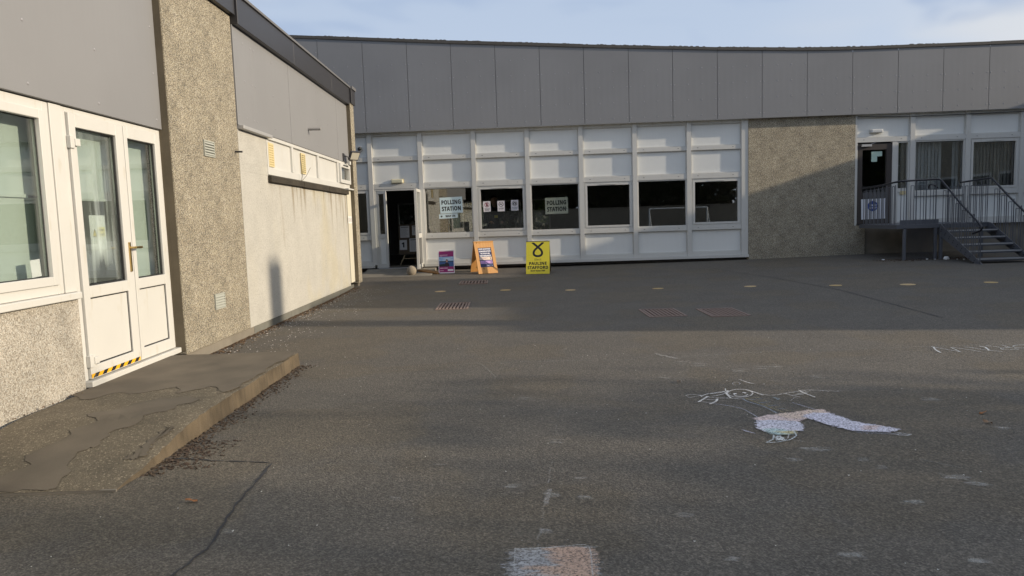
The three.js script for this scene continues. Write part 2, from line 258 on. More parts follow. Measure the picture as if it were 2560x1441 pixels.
// ================================================================ LEFT WING (sunlit)
const XL = -3.385, XD = -3.51;
const bz = (z0, z1, y0, y1, x0, x1) => bx(x0, x1, y0, y1, z0, z1);
const frameZ = (z0, z1, y0, y1, w, x0, x1, wb = w, wt = w) => { const a = Math.min(z0, z1), b = Math.max(z0, z1); return [rb(x0, x1, y0, y1, a, a + w), rb(x0, x1, y0, y1, b - w, b), rb(x0, x1, y0, y0 + wb, a + w, b - w), rb(x0, x1, y1 - wt, y1, a + w, b - w)]; };
const dome = new THREE.SphereGeometry(0.013, 6, 3, 0, Math.PI * 2, 0, Math.PI / 2).scale(1, 0.45, 1);
{
  const t = thing('school_wing', 'low sunlit school wing with pebble-dashed pier, cream panels and white glazed side door', 'building', [-3.6, 0, -9], 0, null, true);
  add(t, 'pier', rb(-4.1, XL, 0.107, 4.04, -9.13, -7.30, 0.012), M.dash);
  add(t, 'pier', rb(-3.8, -3.285, 0.12, 3.99, -15.74, -15.42, 0.02), M.dash);
  add(t, 'dark_pier_return', bz(-7.299, -7.291, 0.141, 4.03, XD - 0.05, XL - 0.012), M.mortar); add(t, 'dark_pier_return', bz(-15.419, -15.412, 0.16, 3.935, XL + 0.013, -3.297), M.mortar);  // thin slabs, darker than the dash, over the near side of each pier
  add(t, 'pier_foot', rb(-3.75, -3.33, -0.05, 0.12, -15.68, -15.52, 0.02), M.concrete);
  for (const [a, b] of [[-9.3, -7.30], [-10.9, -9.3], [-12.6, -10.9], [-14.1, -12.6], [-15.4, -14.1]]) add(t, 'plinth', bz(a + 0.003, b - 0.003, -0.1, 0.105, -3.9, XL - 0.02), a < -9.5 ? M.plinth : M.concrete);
  // white rendered wall with rain streaks under the ledge
  const wm = tex(2048, 768, (i, j, u, v) => {
    const zz = u * 6 < 2.9 ? u * 6 - 12 : u * 6 - 18, y = v * 2.25;
    const n = fbm(u * 22, v * 8, 5, 0, 71), sp = h2(i >> 1, j >> 1, 72), sp2 = h2(i, j, 73);
    let d = 0.93 + 0.16 * (n - 0.5) + 0.10 * (sp2 - 0.5); if (sp > 0.955) d *= 0.45 + 0.35 * sp2; if (vn(u * 900, v * 330, 0, 74) > 0.83) d *= 0.8;
    const col = fbm(zz * 7.5, y * 0.45, 5, 0, 75), st = sst(0.50, 0.72, col) * (zz < -10.15 ? 1 : 0) * clamp((y - 1.0 - 0.9 * h2(Math.floor(zz * 14), 3, 76)) / 0.5);
    const yel = sst(0.5, 0.75, fbm(zz * 1.6 + 4, y * 0.9, 4, 0, 78)) * (zz < -11 ? 1 : 0.25);
    return [0.57 * d * (1 - 0.38 * st), 0.555 * d * (1 - 0.45 * st - 0.03 * yel), 0.505 * d * (1 - 0.55 * st - 0.13 * yel)];
  }, { srgb: true, size: 6, sizeY: 2.25 });
  const white = std([1, 1, 1], { map: wm, bumpMap: dashBump, bumpScale: 0.004, roughness: 0.95 });
  add(t, 'rendered_wall', [bz(-15.03, -9.134, 0.107, 2.13, -3.9, XL - 0.003), bz(-10.19, -9.134, 2.131, 2.65, -3.9, XL - 0.003)], white);
  add(t, 'edge_board', bz(-15.40, -15.034, 0.165, 2.128, XL - 0.02, XL + 0.012), std([0.60, 0.57, 0.47], { map: grimeMap }));
  add(t, 'flashing_cap', rb(XL - 0.06, XL + 0.075, 2.655, 2.70, -10.26, -9.15, 0.006), M.flash);
  // weathered ledge in lengths
  const ledgeM = std([0.30, 0.28, 0.25], { map: concreteMap, bumpMap: fineBump, bumpScale: 0.01, roughness: 1 });
  for (let k = 0; k < 3; k++) add(t, 'ledge', rb(XL - 0.1, XL + 0.055 + 0.004 * k, 2.035 - 0.004 * k, 2.128, -11.79 - k * 1.62 + 0.004, -10.17 - k * 1.62, 0.012), ledgeM);
  // cladding of the far bay
  const zj = [-9.134, -9.80, -11.38, -12.96, -14.48, -15.415];
  for (let k = 0; k < 5; k++) {
    const p = add(t, 'cladding_panel', rb(XL - 0.04, XL + 0.012 - 0.002 * (k % 2), 2.705, 3.938, zj[k + 1] + 0.003, zj[k] - 0.003, 0.003), M.clad);
    const rv = []; for (const z of [zj[k] - 0.06, (zj[k] + zj[k + 1]) / 2, zj[k + 1] + 0.06]) for (const y of [2.83, 3.3, 3.78]) rv.push(uvm(dome.clone().rotateZ(-Math.PI / 2).translate(XL + 0.012, y, z)));
    const rvm = add(p, 'fixings', rv, M.rivet); rvm.userData.kind = 'stuff';
  }
  add(t, 'cladding_panel', rb(XD - 0.04, XD + 0.045, 2.415, 4.04, -7.29, -4.30, 0.003), M.clad);
  add(t, 'cladding_panel', rb(XD - 0.04, XD + 0.045, 2.415, 4.04, -4.294, -1.5, 0.003), M.clad);
  { const rv = []; for (const z of [-4.5, -5.3, -6.2, -7.2]) for (const y of [2.5, 2.95, 3.4, 3.85]) rv.push(uvm(dome.clone().rotateZ(-Math.PI / 2).translate(XD + 0.045, y, z))); add(t, 'fixings', rv, M.rivet).userData.kind = 'stuff'; }
  // fascia and roof
  for (const [a, b] of [[-15.44, -13.9], [-13.9, -11.5], [-11.5, -9.14]]) add(t, 'fascia', rb(XL - 0.05, XL + 0.09, 3.94, 4.29, a + 0.002, b - 0.002, 0.004), M.black);
  add(t, 'fascia', rb(XL - 0.05, XL + 0.065, 4.042, 4.42, -9.13, -5.0, 0.004), M.black); add(t, 'fascia', rb(XL - 0.05, XL + 0.065, 4.042, 4.42, -4.996, -1.5, 0.004), M.black);
  add(t, 'fascia_end_cap', [rb(XL - 0.05, XL + 0.13, 3.97, 4.275, -15.80, -15.45, 0.006)], M.black);
  add(t, 'roof_trim', [rb(XL - 0.2, XL + 0.115, 4.292, 4.33, -15.46, -9.13, 0.006), rb(XL - 0.2, XL + 0.155, 4.277, 4.345, -15.83, -15.462, 0.006)], M.trim);
  add(t, 'roof', bx(-10, XL - 0.06, 4.05, 4.26, -15.74, -1.5), M.roofEdge);
  add(t, 'end_wall', bx(-10, -3.81, -0.1, 4.04, -15.72, -15.5), M.dash);
  // overflow pipes through the wall
  add(t, 'overflow_pipe', bar([XL - 0.05, 3.05, -12.35], [XL + 0.23, 3.045, -12.35], 0.024, 12), std([0.30, 0.29, 0.28], { roughness: 0.5 }));
  add(t, 'overflow_pipe', bar([XL - 0.05, 2.355, -9.0], [XL + 0.09, 2.35, -9.0], 0.012, 10), M.black);
  // strip of high lights with infill boards
  const sw = add(t, 'strip_frame', [...frameZ(-15.40, -10.195, 2.145, 2.70, 0.05, XL - 0.07, XL + 0.004, 0.10), ...[-11.41, -12.94, -14.43].map((z) => rb(XL - 0.07, XL + 0.004, 2.245, 2.65, z - 0.04, z + 0.04))], M.upvc);
  for (const [a, b] of [[-11.37, -10.245], [-12.90, -11.45], [-14.39, -12.98]]) add(sw, 'infill_board', bz(a, b, 2.245, 2.65, XL - 0.06, XL - 0.03 - 0.01 * h2(Math.round(a), 2)), M.upvc);
  add(sw, 'sill', rb(XL - 0.05, XL + 0.085, 2.13, 2.158, -15.62, -14.9, 0.004), M.upvc);
  add(t, 'small_window', frameZ(-15.36, -14.47, 2.25, 2.645, 0.075, XL - 0.02, XL + 0.045), M.upvc);
  { const w = t.children[t.children.length - 1]; add(w, 'pane', bz(-15.28, -14.55, 2.33, 2.57, XL - 0.004, XL + 0.002), M.glass); add(w, 'trickle_vent', rb(XL + 0.046, XL + 0.06, 2.605, 2.625, -15.1, -14.7, 0.003), M.gasket); add(w, 'backing', bz(-15.28, -14.55, 2.33, 2.57, XL - 0.09, XL - 0.07), M.room); }
  // near window
  const w = add(t, 'window', frameZ(-5.55, -2.2, 0.935, 2.405, 0.075, XD - 0.06, XD + 0.012), M.upvc);
  add(w, 'sash', frameZ(-5.478, -2.275, 1.008, 2.333, 0.068, XD - 0.04, XD + 0.03), M.upvc);
  add(w, 'gasket', frameZ(-5.412, -2.342, 1.074, 2.267, 0.010, XD - 0.012, XD - 0.004), M.gasket);
  add(w, 'pane', bz(-5.41, -2.344, 1.076, 2.265, XD - 0.020, XD - 0.014), M.glass);
  add(w, 'trickle_vent', rb(XD + 0.012, XD + 0.035, 2.365, 2.39, -4.95, -4.2, 0.004), M.upvc);
  add(w, 'sill', rb(XD - 0.06, XD + 0.06, 0.878, 0.933, -5.70, -2.0, 0.008), M.upvc);
  add(t, 'post', rb(XD - 0.06, XD + 0.022, 0.935, 2.405, -5.702, -5.552), M.upvc);
  add(t, 'dado_wall', bz(-5.712, -1.5, -0.1, 0.876, -3.9, XD + 0.012), M.dado);
  // door frame, leaf and side leaf
  const df = add(t, 'door_frame', [rb(XD - 0.06, XD + 0.012, 0.19, 2.405, -5.76, -5.714), rb(XD - 0.06, XD + 0.012, 0.19, 2.405, -7.297, -7.245), rb(XD - 0.06, XD + 0.012, 2.365, 2.405, -7.245, -5.76)], M.upvc);
  add(df, 'threshold', rb(XD - 0.08, XD + 0.07, 0.135, 0.188, -7.297, -5.714, 0.008), M.upvc);
  const leaf = (z0, z1, wa, wb, name) => {             // z0 nearer; stiles wa (near) and wb (far)
    const x0 = XD - 0.03, x1 = XD + 0.034;
    const l = add(t, name, [rb(x0, x1, 0.197, 2.363, z0 - wa, z0), rb(x0, x1, 0.197, 2.363, z1, z1 + wb), rb(x0, x1, 2.255, 2.363, z1 + wb, z0 - wa), rb(x0, x1, 0.865, 0.962, z1 + wb, z0 - wa), rb(x0, x1, 0.197, 0.305, z1 + wb, z0 - wa)], M.upvc);
    const a = z0 - wa, b = z1 + wb;
    add(l, 'gasket', [...frameZ(b + 0.001, a - 0.001, 0.963, 2.254, 0.010, x0 + 0.02, x1 - 0.02), ...frameZ(b + 0.001, a - 0.001, 0.306, 0.864, 0.011, x0 + 0.02, x1 - 0.012)], M.gasket);
    add(l, 'pane', bz(b + 0.01, a - 0.01, 0.972, 2.245, x0 + 0.014, x0 + 0.02), M.glass);
    add(l, 'lower_panel', bz(b + 0.012, a - 0.012, 0.317, 0.853, x0 + 0.01, x1 - 0.016), M.upvc);
    return l;
  };
  const L1 = leaf(-5.765, -6.565, 0.085, 0.125, 'door_leaf'), L2 = leaf(-6.575, -7.24, 0.06, 0.095, 'side_leaf');
  const hd = add(L1, 'handle', [rb(XD + 0.034, XD + 0.046, 1.035, 1.305, -6.525, -6.495, 0.004), bar([XD + 0.04, 1.255, -6.51], [XD + 0.095, 1.255, -6.51], 0.010, 10), rb(XD + 0.085, XD + 0.105, 1.244, 1.266, -6.62, -6.50, 0.006)], M.brass);
  for (const y of [2.13, 0.345]) add(L1, 'hinge', [rb(XD + 0.013, XD + 0.05, y - 0.05, y + 0.05, -5.80, -5.745, 0.006), rb(XD + 0.036, XD + 0.056, y - 0.028, y + 0.03, -5.865, -5.80, 0.005)], M.upvc);
  const tape = printed(1024, 64, (g, W, H) => { g.fillStyle = '#16151a'; g.fillRect(0, 0, W, H); g.fillStyle = '#f2b417'; for (let x = -60; x < W; x += 170) { g.beginPath(); g.moveTo(x, H); g.lineTo(x + 85, H); g.lineTo(x + 85 + 50, 0); g.lineTo(x + 50, 0); g.fill(); } const r = RNG(4); g.fillStyle = '#cfc9b8'; for (let k = 0; k < 30; k++) g.fillRect(r() * 120, r() * H, 14 * r(), 3); });
  { const g = new THREE.PlaneGeometry(0.78, 0.034).rotateY(Math.PI / 2).translate(XD + 0.0365, 0.222, -6.155); add(L1, 'hazard_tape', g, tape); }
  // breath and grime film on the inside of the door pane
  { const mist = tex(256, 512, (i, j, u, v) => { const s = fbm(u * 18, v * 1.6, 5, 0, 81), b = fbm(u * 4, v * 3, 4, 0, 82), bl = Math.exp(-(((u - 0.52) / 0.28) ** 2 + ((v - 0.22) / 0.11) ** 2)) * sst(0.30, 0.5, b); return [0.75, 0.80, 0.78, clamp(0.16 + 0.30 * sst(0.40, 0.78, s) * sst(0.30, 0.65, b) + 0.55 * bl)]; }, { repeat: false }); add(L1, 'mist_film', new THREE.PlaneGeometry(0.58, 1.26).rotateY(Math.PI / 2).translate(XD - 0.020, 1.608, -6.145), new THREE.MeshStandardMaterial({ map: mist, transparent: true, roughness: 0.9 })); }
  // the rooms behind
  add(t, 'room_wall', [bx(-8.1, -8.0, 0, 2.9, -15.4, -1.5), bx(-8, -3.9, 0, 2.9, -7.36, -7.28 - 0.0), bx(-8, -3.9, 0, 2.9, -1.6, -1.5)], M.room);
  add(t, 'room_floor', bx(-8, -3.56, 0.05, 0.132, -7.28, -1.6), M.lino); add(t, 'room_ceiling', bx(-8, -3.56, 2.62, 2.7, -7.28, -1.6), M.room);
}
// things at the left wing
single('window_blind', [bz(-5.60, -2.3, 0.95, 1.686, XD - 0.16, XD - 0.155), bz(-5.60, -2.3, 1.70, 2.45, XD - 0.155, XD - 0.15), bz(-5.45, -2.3, 1.682, 1.708, XD - 0.15, XD - 0.135)], M.blind, 'pale green blind drawn behind the big side window', 'blind');
single('door_blind', [bz(-6.47, -5.80, 1.70, 2.40, XD - 0.125, XD - 0.12), rb(XD - 0.135, XD - 0.11, 1.675, 1.70, -6.46, -5.81, 0.004)], M.blind, 'short pale blind half down behind the side door pane', 'blind');
single('leaf_curtain', bz(-7.27, -6.62, 0.90, 2.42, XD - 0.125, XD - 0.12), M.blind, 'pale full length blind behind the narrow fixed leaf', 'blind');
single('white_card', new THREE.PlaneGeometry(0.11, 0.13).rotateY(Math.PI / 2).rotateX(0.06), M.paper, 'small blank white card stuck in the corner of side window', 'card', [XD - 0.028, 1.15, -5.30]);
single('warning_notice', new THREE.PlaneGeometry(0.235, 0.30).rotateY(Math.PI / 2), printed(256, 330, (g, W, H) => { g.fillStyle = '#dfe6e2'; g.fillRect(0, 0, W, H); g.fillStyle = '#e3dc94'; g.fillRect(118, 112, 126, 92); g.strokeStyle = '#4b4a36'; g.lineWidth = 6; g.beginPath(); g.moveTo(72, 132); g.lineTo(104, 200); g.lineTo(40, 200); g.closePath(); g.fillStyle = '#e3cf52'; g.fill(); g.stroke(); g.fillStyle = '#444'; g.fillRect(69, 150, 6, 26); g.fillRect(69, 184, 6, 7); text(g, 'Caution', 180, 148, 26, { fill: '#6a6436', max: 92 }); text(g, 'low step', 180, 190, 26, { fill: '#6a6436', max: 96 }); }), 'white warning notice with yellow triangle inside the side door', 'notice', [XD - 0.030, 1.40, -6.15]);
for (const [y, lab] of [[2.31, 'grey louvred vent high on the pebble-dashed pier'], [0.565, 'grey louvred vent low on the pebble-dashed pier']]) {
  const v = thing('wall_vent', lab, 'vent', [XL, y, -8.20]); const gm = std([0.36, 0.37, 0.33], { roughness: 0.6 });
  add(v, 'vent_frame', [bx(-0.004, 0.016, -0.09, -0.075, -0.14, 0.14), bx(-0.004, 0.016, 0.075, 0.09, -0.14, 0.14), bx(-0.004, 0.016, -0.075, 0.075, -0.14, -0.125), bx(-0.004, 0.016, -0.075, 0.075, 0.125, 0.14)], gm); add(v, 'backing', bx(-0.003, 0.002, -0.075, 0.075, -0.125, 0.125), M.gasket);
  for (let k = 0; k < 5; k++) add(v, 'slat', uvm(new THREE.BoxGeometry(0.006, 0.027, 0.25).rotateZ(0.6).translate(0.012, -0.06 + k * 0.03, 0)), gm);
}
for (const [z, n, lab] of [[-10.42, 0, 'yellowed plastic grille tight against the cream render'], [-12.05, 1, 'yellowed plastic grille mid board above the dirty ledge']]) {
  const v = thing('air_grille', lab, 'grille', [XL - 0.026, 2.44, z]); add(v, 'plate', bx(0, 0.014, -0.17, 0.17, -0.12, 0.12), M.cream);
  for (let k = 0; k < 9; k++) for (const s of [-1, 1]) add(v, 'slot', bx(0.014, 0.016, -0.145 + k * 0.034, -0.132 + k * 0.034, s * 0.05 - 0.038, s * 0.05 + 0.038), n ? std([0.07, 0.06, 0.035]) : std([0.36, 0.28, 0.13]));
}
{ const v = thing('floodlight', 'black floodlight on a bracket above the small high window', 'floodlight', [XL + 0.01, 2.78, -14.95]);
  add(v, 'bracket', [tube([[0, 0.02, 0.1], [0.07, 0.03, 0.08], [0.12, 0.0, 0.02], [0.10, -0.03, -0.02]], 0.012, 20), rb(-0.01, 0.03, -0.07, 0.09, 0.07, 0.13, 0.005)], M.black);
  const h = add(v, 'lamp_head', uvm(new RoundedBoxGeometry(0.05, 0.20, 0.26, 2, 0.012).rotateZ(-0.5).rotateY(-0.6).translate(0.20, 0.05, -0.08)), M.black); add(h, 'lens', uvm(new THREE.BoxGeometry(0.004, 0.15, 0.21).rotateZ(-0.5).rotateY(-0.6).translate(0.2197, 0.037, -0.0665)), std([0.42, 0.40, 0.33], { roughness: 0.2 }));
  add(v, 'sensor', rb(0.06, 0.12, -0.14, -0.06, -0.12, -0.05, 0.015), M.upvc); }
single('wall_plate', new THREE.PlaneGeometry(0.36, 0.15).rotateY(Math.PI / 2), printed(256, 108, (g, W, H) => { g.fillStyle = '#ece9e4'; g.fillRect(0, 0, W, H); g.fillStyle = '#1d1f33'; for (let k = 0; k < 4; k++) { g.beginPath(); g.ellipse(45 + k * 56, 54, 17, 34, 0, 0, 7); g.fill(); g.fillStyle = '#ece9e4'; g.beginPath(); g.ellipse(35 + k * 56, 54, 13, 34, 0, 0, 7); g.fill(); g.fillStyle = '#1d1f33'; } }), 'small white plate with four dark crescents by the far pier', 'sign', [XL + 0.0145, 1.50, -15.2]);
{ const v = thing('dry_twigs', 'thin dry twigs sprouting from the dirty ledge', 'plant', [XL + 0.02, 2.13, -11.75]); const tm = std([0.14, 0.11, 0.07]); add(v, 'stem', tube([[0, 0, 0], [0.05, 0.14, 0.1], [0.07, 0.30, 0.22]], 0.004, 12, 5), tm); add(v, 'stem', tube([[0, 0, 0], [0.06, 0.1, -0.1], [0.08, 0.24, -0.28]], 0.004, 12, 5), tm); }

// ================================================================ THE HALL across the yard (local: x along its front, y up, z out of the wall)
const HALLPOS = [0, 0, -18];
const hallPoint = (x, y, w) => new THREE.Vector3(x, y, w).applyAxisAngle(new THREE.Vector3(0, 1, 0), WTURN).add(new THREE.Vector3(...HALLPOS)).toArray();
const onHall = (name, label, cat, x, y, w, group) => thing(name, label, cat, hallPoint(x, y, w), WTURN, group);
{
  const t = thing('school_hall', 'long grey-clad school hall with white window wall and pebble-dash pier', 'building', HALLPOS, WTURN);
  const FX = 0.13;                                    // fascia stands this far in front of the mullions
  // --- cladding panels under the sloping roof edge
  const jx = [-6.8, -5.69, -4.59, -3.47, -2.37, -1.28, -0.19, 0.90, 1.98, 3.07, 4.14, 5.22, 6.30, 7.38, 8.46, 9.54, 10.61, 11.69, 12.77, 13.85, 14.93];
  const topT = [[-6.8, 6.18], [-4.59, 6.01], [-3.47, 5.92], [-1.28, 5.76], [0.90, 5.61], [3.07, 5.465], [5.22, 5.34], [6.30, 5.285], [7.38, 5.24], [8.46, 5.215], [9.54, 5.21], [15, 5.21]];
  const topY = (x) => { for (let k = 1; k < topT.length; k++) if (x <= topT[k][0]) { const [a, b] = topT[k - 1], [c, d] = topT[k]; return lerp(b, d, (x - a) / (c - a)); } return 5.21; };
  const prism = (pts, z0, z1) => uvm(new THREE.ExtrudeGeometry(new THREE.Shape(pts.map(([x, y]) => new THREE.Vector2(x, y))), { depth: z1 - z0, bevelEnabled: false }).translate(0, 0, z0));
  for (let k = 0; k < jx.length - 1; k++) {
    const a = jx[k] + 0.005, b = jx[k + 1] - 0.005, dz = 0.003 * (h2(k, 1) - 0.5);
    const p = add(t, 'cladding_panel', prism([[a, 3.672], [b, 3.672], [b, topY(b)], [a, topY(a)]], FX - 0.012, FX + dz), M.clad);
    const rv = [], W = b - a; for (let q = 0; q < 7; q++) { const y = 3.80 + q * 0.375 + 0.02 * (h2(k, 5) - 0.5); if (y > topY(b) - 0.3) continue; for (const f of [0.035, 0.345, 0.655, 0.965]) rv.push(uvm(dome.clone().rotateX(Math.PI / 2).translate(a + W * f, y + 0.012 * (f - 0.5), FX + dz))); }
    add(p, 'fixings', rv, M.rivet).userData.kind = 'stuff';
  }
  add(t, 'fascia_backing', prism([[-7, 3.69], [15, 3.69], [15, 5.15], [8.5, 5.15], [5.2, 5.28], [-7, 6.15]], FX - 0.05, FX - 0.016), M.gasket);
  { // felt roof edge: lengths following the slope
    const e = [-7, -4.59, -1.28, 1.98, 5.22, 7.38, 8.30, 11.69, 15];
    for (let k = 0; k < e.length - 1; k++) { const a = e[k], b = e[k + 1], dy = 0.004 * k % 0.012; add(t, 'roof_edge', prism([[a, topY(a) - 0.012], [b - 0.004, topY(b) - 0.012], [b - 0.004, topY(b) + 0.055 + dy], [a, topY(a) + 0.055 + dy]], FX - 0.05, FX + 0.03), M.roofEdge); }
    add(t, 'roof', [prism([[-7, 5.9], [8.3, 4.95], [8.3, 5.17], [-7, 6.13]], -7.6, FX - 0.055), prism([[8.3, 4.95], [15, 4.95], [15, 5.17], [8.3, 5.17]], -7.6, FX - 0.055)], M.roofEdge);
    add(t, 'felt_lumps', Array.from({ length: 150 }, (_, k) => { const x = -4.5 + 15 * h2(k, 7); return uvm(new THREE.DodecahedronGeometry(0.012 + 0.018 * h2(k, 8)).scale(1.8, 0.8, 1).translate(x, topY(x) + 0.06, FX - 0.0)); }), M.roofEdge).userData.kind = 'stuff';
  }
  add(t, 'soffit', [bx(-7, 15, 3.673, 3.688, -0.10, FX - 0.014)], M.infill);
  // --- white window wall
  const mx = [-4.79, -3.45, -2.17, -0.82, 0.53, 1.87, 3.21, 4.55, 5.91], MW = 0.055;
  mx.forEach((x, k) => add(t, 'mullion', k === 8 ? bx(x - 0.07, x + 0.09, 0.34, 3.672, -0.16, 0.0) : bx(x - MW, x + MW, 0.34, 3.672, -0.16, 0.0), M.upvc));
  const beads = (x0, x1, y0, y1, z) => frameGeo(x0, x1, y0, y1, 0.022, z, z + 0.016);
  const slots = (x0, x1, y, z) => [0.12, 0.82].map((f) => bx(lerp(x0, x1, f), lerp(x0, x1, f) + 0.03, y, y + 0.009, z, z + 0.0025));
  const PZ = -0.078;
  for (let k = 0; k < 8; k++) {
    const a = mx[k] + MW, b = mx[k + 1] - (k === 7 ? 0.07 : MW), isDoor = k === 1;
    for (const [y0, y1] of isDoor ? [[2.39, 2.965], [3.065, 3.60]] : [[0.43, 0.985], [2.39, 2.965], [3.065, 3.60]]) {
      const p = add(t, 'infill_panel', bx(a, b, y0, y1, PZ - 0.03, PZ), M.infill); add(p, 'bead', beads(a, b, y0, y1, PZ), M.upvc);
    }
    const tr = (y0, y1, z1) => { const m = add(t, 'transom', bx(a, b, y0, y1, -0.15, z1), M.upvc); if (y1 < 3.2 && y1 > 0.5) add(m, 'drain_slot', slots(a, b, (y0 + y1) / 2, z1 - 0.0005), M.gasket); return m; };
    tr(3.60, 3.672, -0.03); tr(2.965, 3.065, -0.022); tr(2.265, 2.39, -0.012);
    if (!isDoor) {
      tr(0.985, 1.09, -0.018); tr(0.34, 0.43, -0.02);
      add(t, 'sill', bx(mx[k] - (k ? -0.001 : 0.05), mx[k + 1] - 0.001 + (k === 7 ? 0.1 : 0), 0.272, 0.338, -0.15, 0.045), M.upvc);
      const open = k % 2 === 1 || k === 3 || k === 5 || k === 7 || k === 0;
      const w = add(t, 'window', frameGeo(a, b, 1.09, 2.265, open ? 0.035 : 0.03, -0.12, -0.03), M.upvc);
      if (open) { add(w, 'sash', frameGeo(a + 0.037, b - 0.037, 1.127, 2.228, 0.05, -0.10, -0.018), M.upvc); add(w, 'trickle_vent', bx((a + b) / 2 - 0.2, (a + b) / 2 + 0.2, 2.195, 2.21, -0.018, -0.006), M.upvc); }
      const q = open ? 0.087 : 0.03; add(w, 'gasket', frameGeo(a + q, b - q, 1.09 + q, 2.265 - q, 0.008, -0.085, -0.075), M.gasket);
      add(w, 'pane', bx(a + q, b - q, 1.09 + q, 2.265 - q, -0.095, -0.09), M.glass);
    }
  }
  // the dark void below the sill
  add(t, 'base_wall', bx(-5, 6.0, -0.1, 0.27, -0.8, -0.55), M.concrete);
  // --- entrance: narrow fixed leaf, open leaf
  const ef = add(t, 'entrance_frame', [bx(-3.395, -3.35, 0.26, 2.262, -0.14, -0.02), bx(-2.275, -2.226, 0.26, 2.262, -0.14, -0.02), bx(-3.35, -2.275, 2.222, 2.262, -0.14, -0.02)], M.upvc);
  add(ef, 'threshold', bx(-3.35, -2.275, 0.225, 0.262, -0.16, 0.03), M.flash);
  const leafG = (W) => [bx(0, 0.06, 0.27, 2.218, -0.06, 0), bx(W - 0.06, W, 0.27, 2.218, -0.06, 0), bx(0.06, W - 0.06, 2.15, 2.218, -0.06, 0), bx(0.06, W - 0.06, 1.02, 1.13, -0.06, 0), bx(0.06, W - 0.06, 0.27, 0.37, -0.06, 0)];
  const nl = add(t, 'narrow_leaf', leafG(0.26), M.upvc); nl.position.set(-3.348, 0, -0.03); nl.rotation.y = -0.12;
  add(nl, 'pane', bx(0.06, 0.20, 1.13, 2.15, -0.035, -0.03), M.glass); add(nl, 'lower_panel', bx(0.06, 0.20, 0.37, 1.02, -0.045, -0.02), M.infill); add(nl, 'handle', [bx(0.232, 0.25, 1.02, 1.20, 0, 0.012)], M.flash);
  const ol = add(t, 'open_leaf', leafG(0.82), M.upvc); ol.position.set(-2.262, 0, 0.0); ol.rotation.y = -Math.PI / 2 + 0.05;
  add(ol, 'pane', bx(0.06, 0.76, 1.13, 2.15, -0.035, -0.03), M.glass); add(ol, 'lower_panel', bx(0.06, 0.76, 0.37, 1.02, -0.045, -0.02), std([0.10, 0.10, 0.10], { roughness: 0.5 })); add(ol, 'handle', [bx(0.765, 0.80, 1.0, 1.22, 0, 0.012), bar([0.78, 1.15, 0], [0.78, 1.15, 0.06], 0.01), bar([0.78, 1.15, 0.055], [0.66, 1.15, 0.055], 0.01), bx(0.765, 0.80, 1.0, 1.22, -0.072, -0.06), bar([0.78, 1.15, -0.12], [0.66, 1.15, -0.12], 0.01), bar([0.78, 1.15, -0.06], [0.78, 1.15, -0.125], 0.01)], M.flash);
  // --- pebble-dash pier
  add(t, 'pier', [bx(6.004, 8.60, 0.1, 3.672, -0.3, 0.012), bx(8.60, 8.86, 0.1, 0.97, -0.3, 0.012)], M.dash);
  add(t, 'under_wall', bx(8.862, 14.9, 0.0, 0.93, -0.35, -0.06), M.concrete);
  // --- raised classroom part
  const rx = [8.60, 9.99, 11.32, 12.62, 13.95, 14.93];
  rx.forEach((x, k) => add(t, 'mullion', k === 0 ? bx(x, x + 0.045, 0.97, 3.672, -0.16, 0.004) : bx(x - MW, x + MW, 0.97, 3.672, -0.16, 0), M.upvc));
  for (let k = 0; k < 5; k++) {
    const a = k ? rx[k] + MW : 8.645, b = rx[k + 1] - MW;
    const p = add(t, 'infill_panel', bx(a, b, 3.12, 3.60, PZ - 0.03, PZ), M.infill); add(p, 'bead', beads(a, b, 3.12, 3.60, PZ), M.upvc);
    add(t, 'transom', bx(a, b, 3.60, 3.672, -0.15, -0.03), M.upvc); const tm = add(t, 'transom', bx(a, b, 3.005, 3.12, -0.15, -0.012), M.upvc); add(tm, 'drain_slot', slots(a, b, 3.06, -0.0125), M.gasket);
    if (k) {
      add(t, 'transom', bx(a, b, 1.655, 1.76, -0.15, -0.018), M.upvc); const q = add(t, 'infill_panel', bx(a, b, 1.07, 1.655, PZ - 0.03, PZ), M.infill); add(q, 'bead', beads(a, b, 1.07, 1.655, PZ), M.upvc);
      add(t, 'sill', bx(rx[k] + 0.001, rx[k + 1] - 0.001, 0.935, 0.99, -0.15, 0.04), M.upvc); add(t, 'transom', bx(a, b, 0.99, 1.07, -0.15, -0.02), M.upvc);
      const open = k === 2 || k === 4, w = add(t, 'window', frameGeo(a, b, 1.76, 3.005, 0.035, -0.12, -0.03), M.upvc); if (open) { add(w, 'sash', frameGeo(a + 0.037, b - 0.037, 1.797, 2.968, 0.05, -0.10, -0.018), M.upvc); add(w, 'trickle_vent', bx((a + b) / 2 - 0.2, (a + b) / 2 + 0.2, 2.94, 2.955, -0.018, -0.006), M.upvc); }
      const qq = open ? 0.087 : 0.035; add(w, 'gasket', frameGeo(a + qq, b - qq, 1.76 + qq, 3.005 - qq, 0.008, -0.085, -0.075), M.gasket); add(w, 'pane', bx(a + qq, b - qq, 1.76 + qq, 3.005 - qq, -0.095, -0.09), M.glass);
    }
  }
  // stair door with side light
  const df = add(t, 'stair_door_frame', [bx(9.515, 9.625, 0.99, 3.005, -0.14, -0.02), bx(8.645, 8.672, 0.99, 3.005, -0.14, -0.02)], M.upvc);
